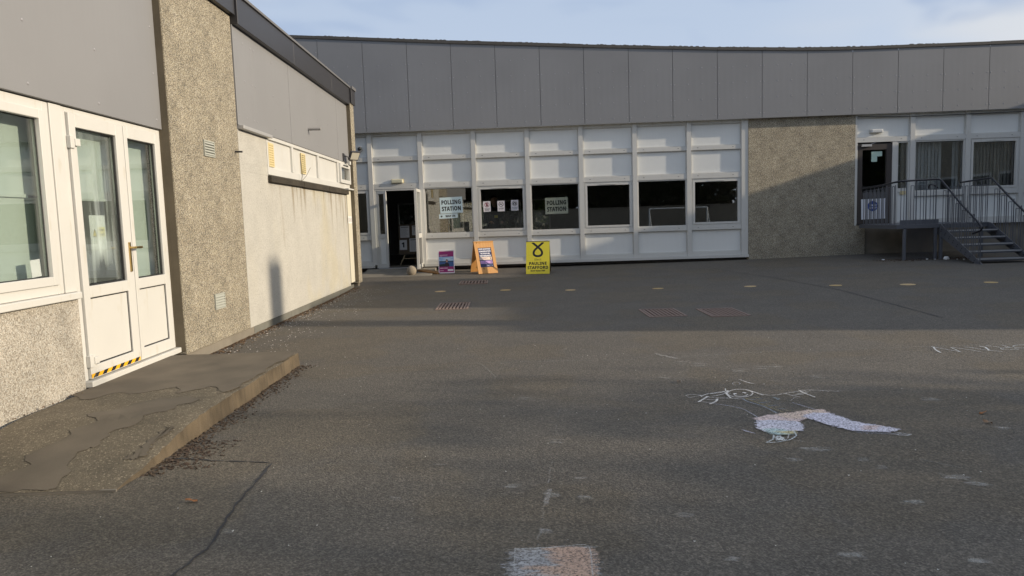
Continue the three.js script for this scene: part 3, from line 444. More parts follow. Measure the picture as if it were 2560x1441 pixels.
  const sl = add(t, 'side_light', frameGeo(9.626, 9.934, 1.0, 3.005, 0.035, -0.12, -0.03), M.upvc); add(sl, 'pane', bx(9.661, 9.899, 1.86, 2.97, -0.09, -0.085), M.glass); add(sl, 'lower_panel', bx(9.661, 9.899, 1.035, 1.76, -0.10, -0.06), M.infill); add(sl, 'rail', bx(9.661, 9.899, 1.76, 1.86, -0.12, -0.035), M.upvc); add(sl, 'kick_label', bx(9.72, 9.86, 1.70, 1.79, -0.0345, -0.030), M.cream);
  const dl = add(t, 'stair_door', [bx(8.675, 8.80, 1.0, 2.97, -0.10, -0.04), bx(9.385, 9.512, 1.0, 2.97, -0.10, -0.04), bx(8.80, 9.385, 2.82, 2.97, -0.10, -0.04), bx(8.80, 9.385, 1.0, 1.78, -0.10, -0.04)], M.brown); add(dl, 'pane', bx(8.80, 9.385, 1.78, 2.82, -0.08, -0.075), M.glass); add(dl, 'closer', [bx(8.76, 9.0, 2.90, 2.955, -0.04, 0.02), bar([8.98, 2.95, 0], [9.08, 2.99, 0.03], 0.008)], M.flash); add(dl, 'vent_louvre', Array.from({ length: 5 }, (_, q) => bx(8.82, 9.37, 1.63 + q * 0.03, 1.65 + q * 0.03, -0.042, -0.03)), std([0.10, 0.10, 0.105], { roughness: 0.5 }));
  add(t, 'cable', tube([[8.65, 3.63, 0.012], [9.9, 3.59, 0.012], [11.2, 3.595, 0.012], [12.6, 3.61, 0.012], [14.9, 3.60, 0.012]], 0.007, 40, 5), M.gasket);
  // --- rooms behind
  add(t, 'hall_floor', bx(-5, 6.2, 0.20, 0.255, -7.5, -0.165), M.lino); add(t, 'hall_ceiling', bx(-5, 15, 3.75, 3.85, -7.5, -0.12), M.room);
  add(t, 'head_wall', bx(-7, 15, 3.692, 5.0, -0.16, 0.07), M.room);
  add(t, 'inner_wall', [bx(-5.1, -5, 0, 3.75, -7.5, -0.16), bx(6.2, 6.35, 0, 3.75, -7.5, -0.31)], M.room);
  const bz0 = -7.6, bz1 = -7.45;                      // rear wall with a row of windows at the left
  add(t, 'rear_wall', [bx(-5, 15, 2.10, 3.75, bz0, bz1), bx(-5, 15, 0, 0.90, bz0, bz1), bx(1.2, 15, 0.90, 2.10, bz0, bz1), bx(-5, -4.3, 0.90, 2.10, bz0, bz1)], M.room);
  for (let k = 0; k < 5; k++) { const w = add(t, 'rear_window', frameGeo(-4.3 + k * 1.1, -3.2 + k * 1.1, 0.90, 2.10, 0.05, bz0 + 0.02, bz1 - 0.02), M.upvc); add(w, 'pane', bx(-4.25 + k * 1.1, -3.25 + k * 1.1, 0.95, 2.05, -7.53, -7.525), M.glass); }
  add(t, 'classroom_floor', bx(8.6, 14.9, 0.85, 0.98, -5, -0.165), M.lino); add(t, 'classroom_wall', [bx(8.5, 8.6, 0.9, 3.75, -5, -0.31), bx(8.5, 14.9, 0.9, 3.75, -5.1, -5), bx(14.9, 15, 0, 5.1, -7.5, 0.05)], M.room);
  add(t, 'side_wall', bx(-7, -6.8, 0, 5.9, -7.5, 0.05), M.dash); add(t, 'front_wall', bx(-6.8, -4.84, -0.1, 3.672, -0.3, -0.02), M.dash);
}
// fittings on the hall
{ const v = onHall('bulkhead_light', 'yellowed bulkhead light above the open entrance', 'light', -2.78, 2.45, -0.07); add(v, 'base', rb(-0.16, 0.16, -0.045, 0.06, 0, 0.03, 0.008), M.cream); add(v, 'diffuser', rb(-0.15, 0.15, -0.05, 0.05, 0.03, 0.11, 0.025), std([0.55, 0.53, 0.40], { roughness: 0.35 })); }
{ const v = onHall('bulkhead_light', 'white bulkhead light above the brown stair door', 'light', 9.12, 3.27, -0.07); add(v, 'base', rb(-0.15, 0.15, -0.045, 0.05, 0, 0.03, 0.008), M.upvc); add(v, 'diffuser', rb(-0.14, 0.14, -0.045, 0.045, 0.03, 0.11, 0.025), std([0.62, 0.62, 0.60], { roughness: 0.35 })); }
{ const v = onHall('dome_camera', 'white dome security camera beside the far pier', 'camera', -3.70, 3.30, -0.075); add(v, 'mount', cyl(0.07, 0.065, 0.05, 18).rotateX(Math.PI / 2).translate(0, 0, 0.025), M.upvc); add(v, 'dome', uvm(new THREE.SphereGeometry(0.05, 16, 10)).translate(0, -0.005, 0.06), std([0.02, 0.02, 0.022], { roughness: 0.12 })); }
{ const v = onHall('entrance_slab', 'worn concrete slab sloping down from the hall entrance', 'step', -2.75, 0, 0.6); const y0 = 0.235, g = new THREE.ExtrudeGeometry(new THREE.Shape([[-0.55, y0], [0.75, 0.06], [0.75, -0.1], [-0.55, -0.1]].map(([a, b]) => new THREE.Vector2(a, b))), { depth: 1.75, bevelEnabled: true, bevelSize: 0.01, bevelThickness: 0.01, bevelSegments: 1 }).translate(0, 0, -0.875).rotateY(-Math.PI / 2); add(v, 'slab', uvm(g), M.concrete); }
{ const p = hallPoint(-2.36, 0, 0.86); single('door_stop_stone', uvm(new THREE.SphereGeometry(0.12, 16, 12)).scale(1, 1.05, 0.9).translate(0, 0.10, 0), std([0.34, 0.29, 0.22], { roughness: 0.9, bumpMap: fineBump, bumpScale: 0.01 }), 'rounded stone holding the entrance leaf open', 'stone', [p[0], 0.13, p[2]]); }
const pine = canvasTex(512, 512, (g, W, H) => { g.fillStyle = '#d9a868'; g.fillRect(0, 0, W, H); const r = RNG(12); for (let k = 0; k < 900; k++) { const x = r() * W; g.strokeStyle = `rgba(${150 + 60 * r()},${95 + 50 * r()},${40 + 30 * r()},${0.10 + 0.18 * r()})`; g.lineWidth = 0.6 + 2.2 * r(); g.beginPath(); g.moveTo(x, 0); g.bezierCurveTo(x + 14 * r() - 7, H * 0.3, x + 14 * r() - 7, H * 0.6, x + 10 * r() - 5, H); g.stroke(); } for (let k = 0; k < 9; k++) { const x = r() * W, y = r() * H, s = 6 + 8 * r(); for (let q = 3; q > 0; q--) { g.fillStyle = `rgba(${120 - q * 8},${62 + q * 6},24,${0.35})`; g.beginPath(); g.ellipse(x, y, s * q / 2.4, s * q / 1.7, 0, 0, 7); g.fill(); } } });
pine.wrapS = pine.wrapT = THREE.RepeatWrapping; pine.repeat.set(1.6, 1.3);
const pineM = std([0.92, 0.92, 0.92], { map: pine, roughness: 0.55 });
{ const p = hallPoint(-1.93, 0, 0.55), g = uvm(new THREE.BoxGeometry(0.62, 0.028, 0.30)); single('timber_plank', g, std([0.40, 0.40, 0.42], { map: pine, roughness: 0.85 }), 'short loose timber plank lying beside the entrance slab', 'plank', [p[0], 0.175, p[2]], -0.55).rotation.z = -0.10; }

// posters behind the hall glass and notices
const polling = (tint) => (g, W, H) => { g.fillStyle = tint; g.fillRect(0, 0, W, H); text(g, 'POLLING', W / 2, H * 0.44, H * 0.36, { max: W * 0.88 }); text(g, 'STATiON', W / 2, H * 0.84, H * 0.36, { max: W * 0.86 }); };
const sheet = (w, h, rot = 0) => new THREE.PlaneGeometry(w, h).rotateZ(rot);
{ const p = hallPoint(-1.44, 1.81, -0.086); single('polling_poster', sheet(0.58, 0.405, 0.025), printed(580, 405, polling('#d9ecf0')), 'pale blue POLLING STATION poster above a WAY IN strip', 'poster', p, WTURN); }
{ const p = hallPoint(-1.52, 1.535, -0.0855); single('way_in_strip', sheet(0.48, 0.115, 0.025), printed(480, 115, (g, W, H) => { g.fillStyle = '#d9ecf0'; g.fillRect(0, 0, W, H); g.fillStyle = '#333'; g.beginPath(); g.moveTo(34, 57); g.lineTo(62, 26); g.lineTo(62, 40); g.lineTo(84, 40); g.lineTo(84, 76); g.lineTo(62, 76); g.lineTo(62, 90); g.closePath(); g.fill(); text(g, 'WAY IN', 290, 84, 76, { max: 255 }); }), 'narrow WAY IN strip with an arrow pointing to the entrance', 'sign', p, WTURN); }
{ const p = hallPoint(1.235, 1.71, -0.0985); single('polling_poster', sheet(0.575, 0.41, 0.012), printed(580, 405, (g, W, H) => { polling('#c9c8b8')(g, W, H); g.strokeStyle = 'rgba(30,30,30,.55)'; g.lineWidth = 7; g.beginPath(); g.moveTo(150, 300); g.lineTo(560, 282); g.stroke(); }), 'dull cream POLLING STATION poster alone in its dark pane', 'poster', p, WTURN); }
const ban = (kind) => (g, W, H) => {
  g.fillStyle = '#dedbe0'; g.fillRect(0, 0, W, H); const cx = W / 2, cy = H * 0.33, R = W * 0.31;
  g.lineWidth = 11; g.strokeStyle = kind === 2 ? '#555' : kind === 0 ? '#8c2b3e' : '#3b2b34'; g.fillStyle = '#2b2730';
  if (kind === 0) { g.fillRect(cx - 22, cy - 40, 44, 80); g.fillStyle = '#b0576a'; g.fillRect(cx - 14, cy - 30, 28, 46); } else if (kind === 1) { g.save(); g.translate(cx, cy); g.rotate(-0.35); g.fillRect(-44, -7, 88, 14); g.restore(); } else { g.fillRect(cx - 40, cy - 24, 80, 54); g.fillRect(cx - 16, cy - 36, 32, 14); g.fillStyle = '#cfcdd2'; g.beginPath(); g.arc(cx, cy + 3, 17, 0, 7); g.fill(); }
  g.beginPath(); g.arc(cx, cy, R, 0, 7); g.stroke(); if (kind < 2) { g.beginPath(); g.moveTo(cx - R * 0.7, cy - R * 0.7); g.lineTo(cx + R * 0.7, cy + R * 0.7); g.stroke(); }
  const L = [['DO NOT USE', 'MOBILE', 'PHONES'], ['NO SMOKING', 'OR VAPING'], ['PHOTOGRAPHY', 'NOT ALLOWED', 'IN THE STATION']][kind]; L.forEach((s, k) => text(g, s, cx, H * 0.72 + k * H * 0.09, H * 0.085, { max: W * (0.72 - 0.06 * k), fill: kind === 2 ? '#486070' : '#3a3038' }));
};
[[-0.53, 'white no-phones notice with red ring in the hall window', 1.745, 0.03], [-0.17, 'white no-smoking notice with dark ring in the hall window', 1.745, 0.01], [0.175, 'white notice with a black camera symbol in the hall window', 1.755, -0.01]].forEach(([x, lab, y, r], k) => { const p = hallPoint(x, y, -0.086); single('window_notice', sheet(0.185, 0.265, r), printed(180, 260, ban(k)), lab, 'notice', p, WTURN); });
{ const p = hallPoint(9.08, 1.37, -0.025); single('door_sign', sheet(0.60, 0.50, 0.02), printed(360, 300, (g, W, H) => { g.fillStyle = '#dfe4ec'; g.fillRect(0, 0, W, H); g.fillStyle = '#274a9c'; g.beginPath(); g.arc(W * 0.47, H * 0.36, 76, 0, 7); g.fill(); text(g, 'IS MIN', W * 0.47, H * 0.35, 34, { fill: '#e8eefc' }); text(g, 'IN OUT', W * 0.47, H * 0.48, 34, { fill: '#e8eefc' }); }), 'white board with a blue disc on the brown stair door', 'sign', p, WTURN); }
{ const p = hallPoint(9.16, 2.66, -0.072); single('door_paper', merge([new THREE.PlaneGeometry(0.26, 0.12).translate(0, 0.06, 0), new THREE.PlaneGeometry(0.14, 0.13).translate(-0.06, -0.066, 0)]), std([0.45, 0.60, 0.52], { roughness: 0.8 }), 'two pale green papers taped inside the stair door pane', 'paper', p, WTURN); }

// vertical blinds in the classroom windows
const slatM = [std([0.26, 0.27, 0.28], { roughness: 0.9 }), std([0.22, 0.23, 0.24], { roughness: 0.9 }), std([0.29, 0.30, 0.31], { roughness: 0.9 })], slatW = [std([0.15, 0.14, 0.125], { roughness: 0.9 }), std([0.12, 0.115, 0.10], { roughness: 0.9 }), std([0.18, 0.17, 0.15], { roughness: 0.9 })];
const slatG = new THREE.PlaneGeometry(0.086, 1.26);
function vblind(x0, x1, gapA, gapB, mats, label, ang) {
  const v = onHall('vertical_blind', label, 'blind', (x0 + x1) / 2, 1.74, -0.22); add(v, 'head_rail', bx(-(x1 - x0) / 2, (x1 - x0) / 2, 1.26, 1.30, -0.02, 0.02), M.flash);
  for (let x = x0 + 0.04, k = 0; x < x1; x += 0.083, k++) { if (x > gapA && x < gapB) continue; const s = new THREE.Mesh(slatG, mats[k % 3]); s.name = 'slat'; s.position.set(x - (x0 + x1) / 2, 0.63, 0); s.rotation.y = ang + 0.12 * (h2(k, 3) - 0.5); s.castShadow = s.receiveShadow = true; v.add(s); }
}
vblind(10.06, 11.26, 10.80, 11.02, slatM, 'grey vertical blind with a dark open gap, beside the stair landing', 0.25);
vblind(11.40, 12.55, 12.50, 12.6, slatW, 'brown-grey vertical blind drawn closed behind the stair handrail', 0.35);
vblind(9.66, 9.91, 20, 21, slatW, 'narrow brown blind behind the stair door side light', 0.35);

// ================================================================ METAL STAIRS AND LANDING
{
  const t = thing('metal_stairs', 'grey galvanised landing and steps with black handrails at the stair door', 'stairs', [9.7, 0.16, -16.2], 0, null, true);
  const X0 = 8.72, XS = 9.64, X1 = 10.78, ZF = -15.88, zb = wallZ(9.5) + 0.06;
  add(t, 'deck', [bx(X0, X1, 0.975, 0.998, zb, ZF)], M.galv);
  add(t, 'deck_edge', [bx(X0, XS, 0.91, 0.995, ZF, ZF + 0.05)], M.galv); add(t, 'deck_edge', [bx(X0 - 0.05, X0, 0.91, 0.995, zb, ZF + 0.05)], M.galv); add(t, 'deck_edge', bx(XS + 0.01, X1, 0.90, 0.972, ZF - 0.06, ZF - 0.01), M.galv);
  add(t, 'toe_board', bx(X0 + 0.05, XS, 1.0, 1.10, ZF - 0.012, ZF - 0.002), M.galv);
  for (const [x, z] of [[8.86, ZF + 0.02], [9.56, ZF + 0.01], [9.66, ZF + 0.06], [X1 - 0.04, ZF - 0.2]]) add(t, 'support_post', rb(x - 0.03, x + 0.03, gh(x, z) - 0.05, 0.93, z - 0.03, z + 0.03, 0.006), M.galv);
  { const m = []; for (let k = 0; k <= 22; k++) m.push(bx(8.9 + k * 0.029, 8.903 + k * 0.029, gh(9.2, ZF), 0.91, ZF + 0.02, ZF + 0.023)); for (let k = 0; k <= 24; k++) m.push(bx(8.89, 9.54, 0.22 + k * 0.029, 0.223 + k * 0.029, ZF + 0.023, ZF + 0.026)); add(t, 'wire_mesh', m, M.galv).userData.kind = 'stuff'; }
  // stringers and treads
  const run = 0.25, z5 = ZF + 0.26, slope = 0.142 / run;
  for (const x of [XS, X1 - 0.02]) {
    const s = new THREE.Shape([[-15.98, 0.99], [-15.80, 0.99], [-14.33, 0.155], [-14.56, 0.15], [-15.98, 0.80]].map(([z, y]) => new THREE.Vector2(-z, y)));
    const g = new THREE.ExtrudeGeometry(s, { depth: 0.012, bevelEnabled: false }); g.rotateY(Math.PI / 2).translate(x - 0.006, 0, 0); const st = add(t, 'stringer', uvm(g), M.galv);
    const bo = []; for (let k = 0; k < 9; k++) for (const d of [0, 0.07]) bo.push(uvm(new THREE.CylinderGeometry(0.012, 0.012, 0.01, 6).rotateZ(Math.PI / 2).translate(x - 0.01, 0.87 - k * 0.078 - d * 0.6, -15.75 + k * 0.142 - d * 0.4))); add(st, 'bolts', bo, M.rail).userData.kind = 'stuff';
  }
  [0.28, 0.425, 0.565, 0.705, 0.85].forEach((y, k) => { const z = -14.58 - k * run; const tr = add(t, 'tread', [bx(XS + 0.012, X1 - 0.03, y - 0.012, y, z - 0.22, z), bx(XS + 0.012, X1 - 0.03, y - 0.05, y - 0.013, z - 0.006, z)], M.galv); add(tr, 'nosing', bx(XS + 0.012, X1 - 0.03, y - 0.022, y + 0.003, z + 0.0005, z + 0.02), M.flash); });
  // handrails
  add(t, 'handrail', tube([[X0, 1.88, zb + 0.02], [X0, 1.90, -16.8], [X0, 1.95, -16.05], [X0 + 0.06, 1.965, ZF - 0.02], [X0 + 0.2, 1.97, ZF], [XS - 0.16, 1.985, ZF], [XS - 0.03, 1.98, ZF + 0.02], [XS, 1.93, ZF + 0.10], [XS, 1.45, -15.15], [XS, 1.02, -14.52], [XS, 0.93, -14.42], [XS, 0.86, -14.46], [XS, 0.80, -14.70]], 0.021, 130), M.rail);
  add(t, 'handrail', tube([[X1, 1.93, zb + 0.6], [X1, 1.96, -16.3], [X1, 1.975, ZF - 0.05], [X1, 1.95, ZF + 0.06], [X1, 1.45, -15.15], [X1, 1.02, -14.52], [X1, 0.93, -14.42], [X1, 0.86, -14.46]], 0.021, 110), M.rail);
  add(t, 'handrail', tube([[XS, 1.80, ZF - 0.06], [XS - 0.09, 1.86, ZF - 0.06], [XS - 0.14, 1.88, ZF - 0.10], [XS - 0.16, 1.84, ZF - 0.14], [XS - 0.16, 1.78, ZF - 0.14]], 0.018, 30), M.rail);
  // balusters: hairpins below the rail
  const pin = (a, b, y0a, y1a, y0b, y1b) => [bar([a[0], y0a, a[1]], [a[0], y1a, a[1]], 0.0075, 6), bar([b[0], y0b, b[1]], [b[0], y1b, b[1]], 0.0075, 6), bar([a[0], y1a, a[1]], [b[0], y1b, b[1]], 0.0075, 6)];
  for (let k = 0; k < 8; k++) { const z = lerp(zb + 0.12, ZF - 0.25, k / 7); add(t, 'baluster', pin([X0, z], [X0, z + 0.085], 0.995, 1.80 + 0.06 * k / 7, 0.995, 1.80 + 0.06 * k / 7), M.galv); add(t, 'rail_post', bar([X0, 0.995, z + 0.13], [X0, 1.89, z + 0.13], 0.009, 6), M.galv); }
  for (let k = 0; k < 4; k++) { const x = lerp(X0 + 0.06, XS - 0.2, k / 3); add(t, 'baluster', pin([x, ZF], [x + 0.07, ZF], 1.0, 1.86, 1.0, 1.86), M.galv); add(t, 'rail_post', bx(x + 0.115, x + 0.135, 0.995, 1.96, ZF - 0.006, ZF + 0.006), M.galv); }
  const yr = (z) => 1.93 - (z - ZF - 0.1) * 0.652, ys = (z) => 0.99 - (z + 15.80) * 0.568;
  for (const x of [XS, X1]) for (let k = 0; k < 6; k++) { const z = ZF + 0.14 + k * 0.225, top = yr(z + 0.09) - 0.12, y0 = Math.max(ys(z), 0.25) - 0.03; add(t, 'baluster', pin([x, z], [x, z + 0.10], y0, top, Math.max(ys(z + 0.1), 0.2) - 0.03, top), M.galv); add(t, 'rail_post', bx(x - 0.006, x + 0.006, Math.max(ys(z + 0.16), 0.2) - 0.03, yr(z + 0.16) - 0.01, z + 0.15, z + 0.17), M.galv); }
  for (let k = 0; k < 7; k++) { const z = lerp(zb + 0.15, ZF - 0.25, k / 6); add(t, 'baluster', pin([X1, z], [X1, z + 0.10], 0.99, 1.84, 0.99, 1.84), M.galv); add(t, 'rail_post', bar([X1, 0.99, z + 0.16], [X1, 1.94, z + 0.16], 0.009, 6), M.galv); }
}

// ================================================================ BOARDS BY THE ENTRANCE
// a two-leaf board: width W, leaf length L, spread angle; local +z is the front, base at y = 0
function leafBox(W, L, T, tilt, sgn) { return (x0, x1, y0, y1, d0, d1) => uvm(new THREE.BoxGeometry(x1 - x0, y1 - y0, d1 - d0).translate((x0 + x1) / 2, (y0 + y1) / 2 - L, (d0 + d1) / 2).rotateX(-tilt * sgn).translate(0, L * Math.cos(tilt), 0)); }
{ // timber board
  const y = 0.115, t = thing('timber_sandwich_board', 'varnished pine sandwich board holding a navy election poster', 'sign board', [-0.63, y, -17.32], 0.39);
  const L = 0.80, tilt = 0.36, f = leafBox(0.5, L, 0.02, tilt, 1), b = leafBox(0.5, L, 0.02, tilt, -1);
  const face = add(t, 'front_leaf', [f(-0.25, -0.17, 0, L, 0, 0.022), f(0.17, 0.25, 0, L, 0, 0.022), f(-0.17, 0.17, 0, 0.16, 0, 0.022), f(-0.17, 0.17, 0.655, L, 0, 0.022), f(-0.17, 0.17, 0.16, 0.655, 0, 0.012)], pineM);
  add(t, 'rear_leaf', b(-0.25, 0.25, 0, L, -0.022, 0), pineM); add(t, 'top_strip', rb(-0.26, 0.255, L * Math.cos(tilt) - 0.005, L * Math.cos(tilt) + 0.03, -0.03, 0.03, 0.005), pineM);
  const pm = printed(340, 500, (g, W, H) => { g.fillStyle = '#2c3563'; g.fillRect(0, 0, W, H); ['VOTE SCOTTISH', 'CONSERVATIVE', 'TO STOP AN', 'SNP MAJORITY'].forEach((s, k) => text(g, s, W / 2, 48 + k * 58, 44, { fill: '#fff', max: [310, 305, 240, 300][k] })); g.fillStyle = '#efd9c4'; g.fillRect(14, 236, W - 28, 78); g.fillStyle = '#c9a0dc'; g.fillRect(14, 336, W - 28, 74); for (const [y0, n] of [[258, 3], [356, 3]]) for (let k = 0; k < n; k++) { g.fillStyle = 'rgba(70,50,110,.55)'; g.fillRect(26, y0 + k * 15, 190 - 40 * (k % 2), 6); } g.strokeStyle = '#23243c'; g.lineWidth = 9; for (const y0 of [276, 374]) { g.beginPath(); g.moveTo(W - 62, y0 - 22); g.lineTo(W - 30, y0 + 22); g.moveTo(W - 30, y0 - 22); g.lineTo(W - 62, y0 + 22); g.stroke(); } g.strokeStyle = '#cdd4ee'; g.lineWidth = 5; for (let k = 0; k < 5; k++) { g.beginPath(); g.moveTo(170 + k * 16, 462); g.quadraticCurveTo(230 + k * 14, 430 + 7 * k, 320, 470); g.stroke(); } });
  const pg = new THREE.PlaneGeometry(0.335, 0.49).translate(0, 0.408 - L, 0.0155).rotateX(-tilt).translate(0, L * Math.cos(tilt), 0); add(t, 'poster', pg, pm);
}
{ // yellow board
  const t = thing('yellow_party_board', 'tall yellow election board with a black looped ribbon emblem', 'sign board', [0.69, 0.10, -16.86], -0.14);
  const L = 0.80, tilt = 0.28, f = leafBox(0.57, L, 0.02, tilt, 1), b = leafBox(0.57, L, 0.02, tilt, -1), wood = std([0.16, 0.115, 0.065], { roughness: 0.8 });
  add(t, 'front_leaf', f(-0.28, 0.28, 0, L, -0.012, 0), wood); add(t, 'rear_leaf', b(-0.28, 0.28, 0.03, L, -0.0, 0.012), wood); for (const s of [-1, 1]) add(t, 'hinge', rb(s * 0.22 - 0.025, s * 0.22 + 0.025, L * Math.cos(tilt) - 0.01, L * Math.cos(tilt) + 0.012, -0.02, 0.014, 0.003), M.flash);
  const pm = printed(560, 790, (g, W, H) => { g.fillStyle = '#eddc3a'; g.fillRect(0, 0, W, H); const r = RNG(2); g.strokeStyle = 'rgba(110,100,10,.22)'; for (let k = 0; k < 14; k++) { g.lineWidth = 1 + 2 * r(); const y = 300 + 480 * r(); g.beginPath(); g.moveTo(r() * 120, y); g.quadraticCurveTo(150, y + 20 * r(), 250 * r() + 60, y + 10); g.stroke(); } g.strokeStyle = '#17151a'; g.lineCap = 'butt'; g.lineJoin = 'round'; g.lineWidth = 50; g.beginPath(); g.moveTo(415, 28); g.lineTo(235, 186); g.bezierCurveTo(150, 262, 160, 365, 280, 365); g.bezierCurveTo(400, 365, 410, 262, 325, 186); g.lineTo(145, 28); g.stroke(); g.fillStyle = '#eddc3a'; g.fillRect(80, 0, 400, 34); text(g, 'Elect', W / 2, 470, 68, { weight: 'normal', max: 165 }); text(g, 'PAULINE', W / 2, 574, 96, { max: 430 }); text(g, 'STAFFORD', W / 2, 672, 96, { max: 500 }); text(g, 'Both Votes SNP', W / 2, 732, 50, { max: 350 }); });
  add(t, 'poster', new THREE.PlaneGeometry(0.558, 0.795).translate(0, 0.40 - L, 0.003).rotateX(-tilt).translate(0, L * Math.cos(tilt), 0), pm);
}
{ // magenta board
  const t = thing('magenta_party_board', 'small white board with a magenta poster showing a lake and a portrait', 'sign board', [-1.55, 0.135, -17.42], 0.03);
  const L = 0.57, tilt = 0.16, f = leafBox(0.4, L, 0.02, tilt, 1), b = leafBox(0.4, L, 0.02, tilt, -1), wm = std([0.72, 0.71, 0.74], { roughness: 0.5 });
  add(t, 'front_leaf', f(-0.195, 0.195, 0, L, -0.006, 0), wm); add(t, 'rear_leaf', b(-0.19, 0.19, 0, L, 0, 0.006), wm); add(t, 'top_fold', rb(-0.18, 0.18, L * Math.cos(tilt) - 0.01, L * Math.cos(tilt) + 0.012, -0.05, 0.012, 0.005), wm);
  const pm = printed(380, 540, (g, W, H) => { g.fillStyle = '#efe6f0'; g.fillRect(0, 0, W, H); g.fillStyle = '#9b2270'; g.fillRect(14, 22, W - 28, H - 44); g.fillStyle = '#86b0dd'; g.fillRect(14, 150, W - 28, 130); const r = RNG(9); for (let k = 0; k < 60; k++) { g.fillStyle = `rgba(240,244,250,${0.25 * r()})`; g.beginPath(); g.ellipse(20 + r() * 340, 160 + 90 * r(), 20 + 50 * r(), 8 + 12 * r(), 0, 0, 7); g.fill(); } g.fillStyle = '#3b5f97'; g.fillRect(14, 262, W - 28, 122); g.fillStyle = '#36485a'; g.fillRect(14, 252, W - 28, 22); g.fillStyle = '#20262e'; g.beginPath(); g.moveTo(14, 384); g.lineTo(14, 330); g.lineTo(140, 318); g.lineTo(170, 384); g.fill(); g.fillStyle = '#26222b'; g.beginPath(); g.moveTo(140, 384); g.quadraticCurveTo(140, 300, 185, 292); g.lineTo(222, 292); g.quadraticCurveTo(262, 304, 262, 384); g.fill(); g.fillStyle = '#5a3f38'; g.beginPath(); g.ellipse(202, 250, 28, 38, 0, 0, 7); g.fill(); g.fillStyle = '#c99c86'; g.beginPath(); g.ellipse(202, 258, 19, 26, 0, 0, 7); g.fill(); g.fillStyle = '#f2d9ea'; g.fillRect(34, 108, 190, 10); g.fillRect(34, 134, 60, 6); g.fillRect(34, 412, 88, 14); g.fillRect(132, 412, 86, 14); g.fillRect(34, 474, 84, 9); g.fillStyle = '#f6eef4'; g.fillRect(220, 448, 132, 42); });
  add(t, 'poster', new THREE.PlaneGeometry(0.385, 0.565).translate(0, 0.285 - L, 0.003).rotateX(-tilt).translate(0, L * Math.cos(tilt), 0), pm);
}
{ // notice easel just inside the entrance
  const p = hallPoint(-2.70, 0.256, -1.35), t = thing('notice_easel', 'brown notice board easel with white sheets inside the entrance', 'easel', p, WTURN + 0.05); const wood = std([0.16, 0.11, 0.06]);
  add(t, 'board', uvm(new THREE.BoxGeometry(0.74, 0.82, 0.02).rotateX(-0.1).translate(0, 0.69, 0)), std([0.10, 0.075, 0.05], { roughness: 0.8 }));
  for (const s of [-1, 1]) add(t, 'leg', bar([s * 0.34 * 0.55, 0.35, -0.02], [s * 0.34, 0, 0.12], 0.016), std([0.42, 0.33, 0.20])); add(t, 'leg', bar([0, 0.9, -0.04], [0, 0, -0.4], 0.016), wood); add(t, 'crossbar', bar([-0.27, 0.17, 0.06], [0.27, 0.17, 0.06], 0.014), std([0.42, 0.33, 0.20]));
  const pages = (num) => printed(200, 280, (g, W, H) => { g.fillStyle = '#e4e4e6'; g.fillRect(0, 0, W, H); if (num) text(g, '1', W / 2, 205, 190); else { g.fillStyle = '#222'; g.fillRect(18, 22, W - 36, 16); g.fillStyle = '#8a8a90'; for (let k = 0; k < 14; k++) g.fillRect(18, 56 + k * 15, W - 36 - 50 * h2(k, 3), 4); } });
  const PA = pages(false), PN = pages(true); [[-0.20, 0.90, 0.25, 0.32, PA], [0.13, 0.93, 0.26, 0.26, PA], [-0.25, 0.54, 0.20, 0.27, PN], [0.06, 0.53, 0.28, 0.36, PA], [0.29, 0.58, 0.12, 0.2, PA]].forEach(([x, y, w, h, m]) => add(t, 'sheet', new THREE.PlaneGeometry(w, h).translate(x, y - 0.69, 0.0115).rotateX(-0.1).translate(0, 0.69, 0), m));
}

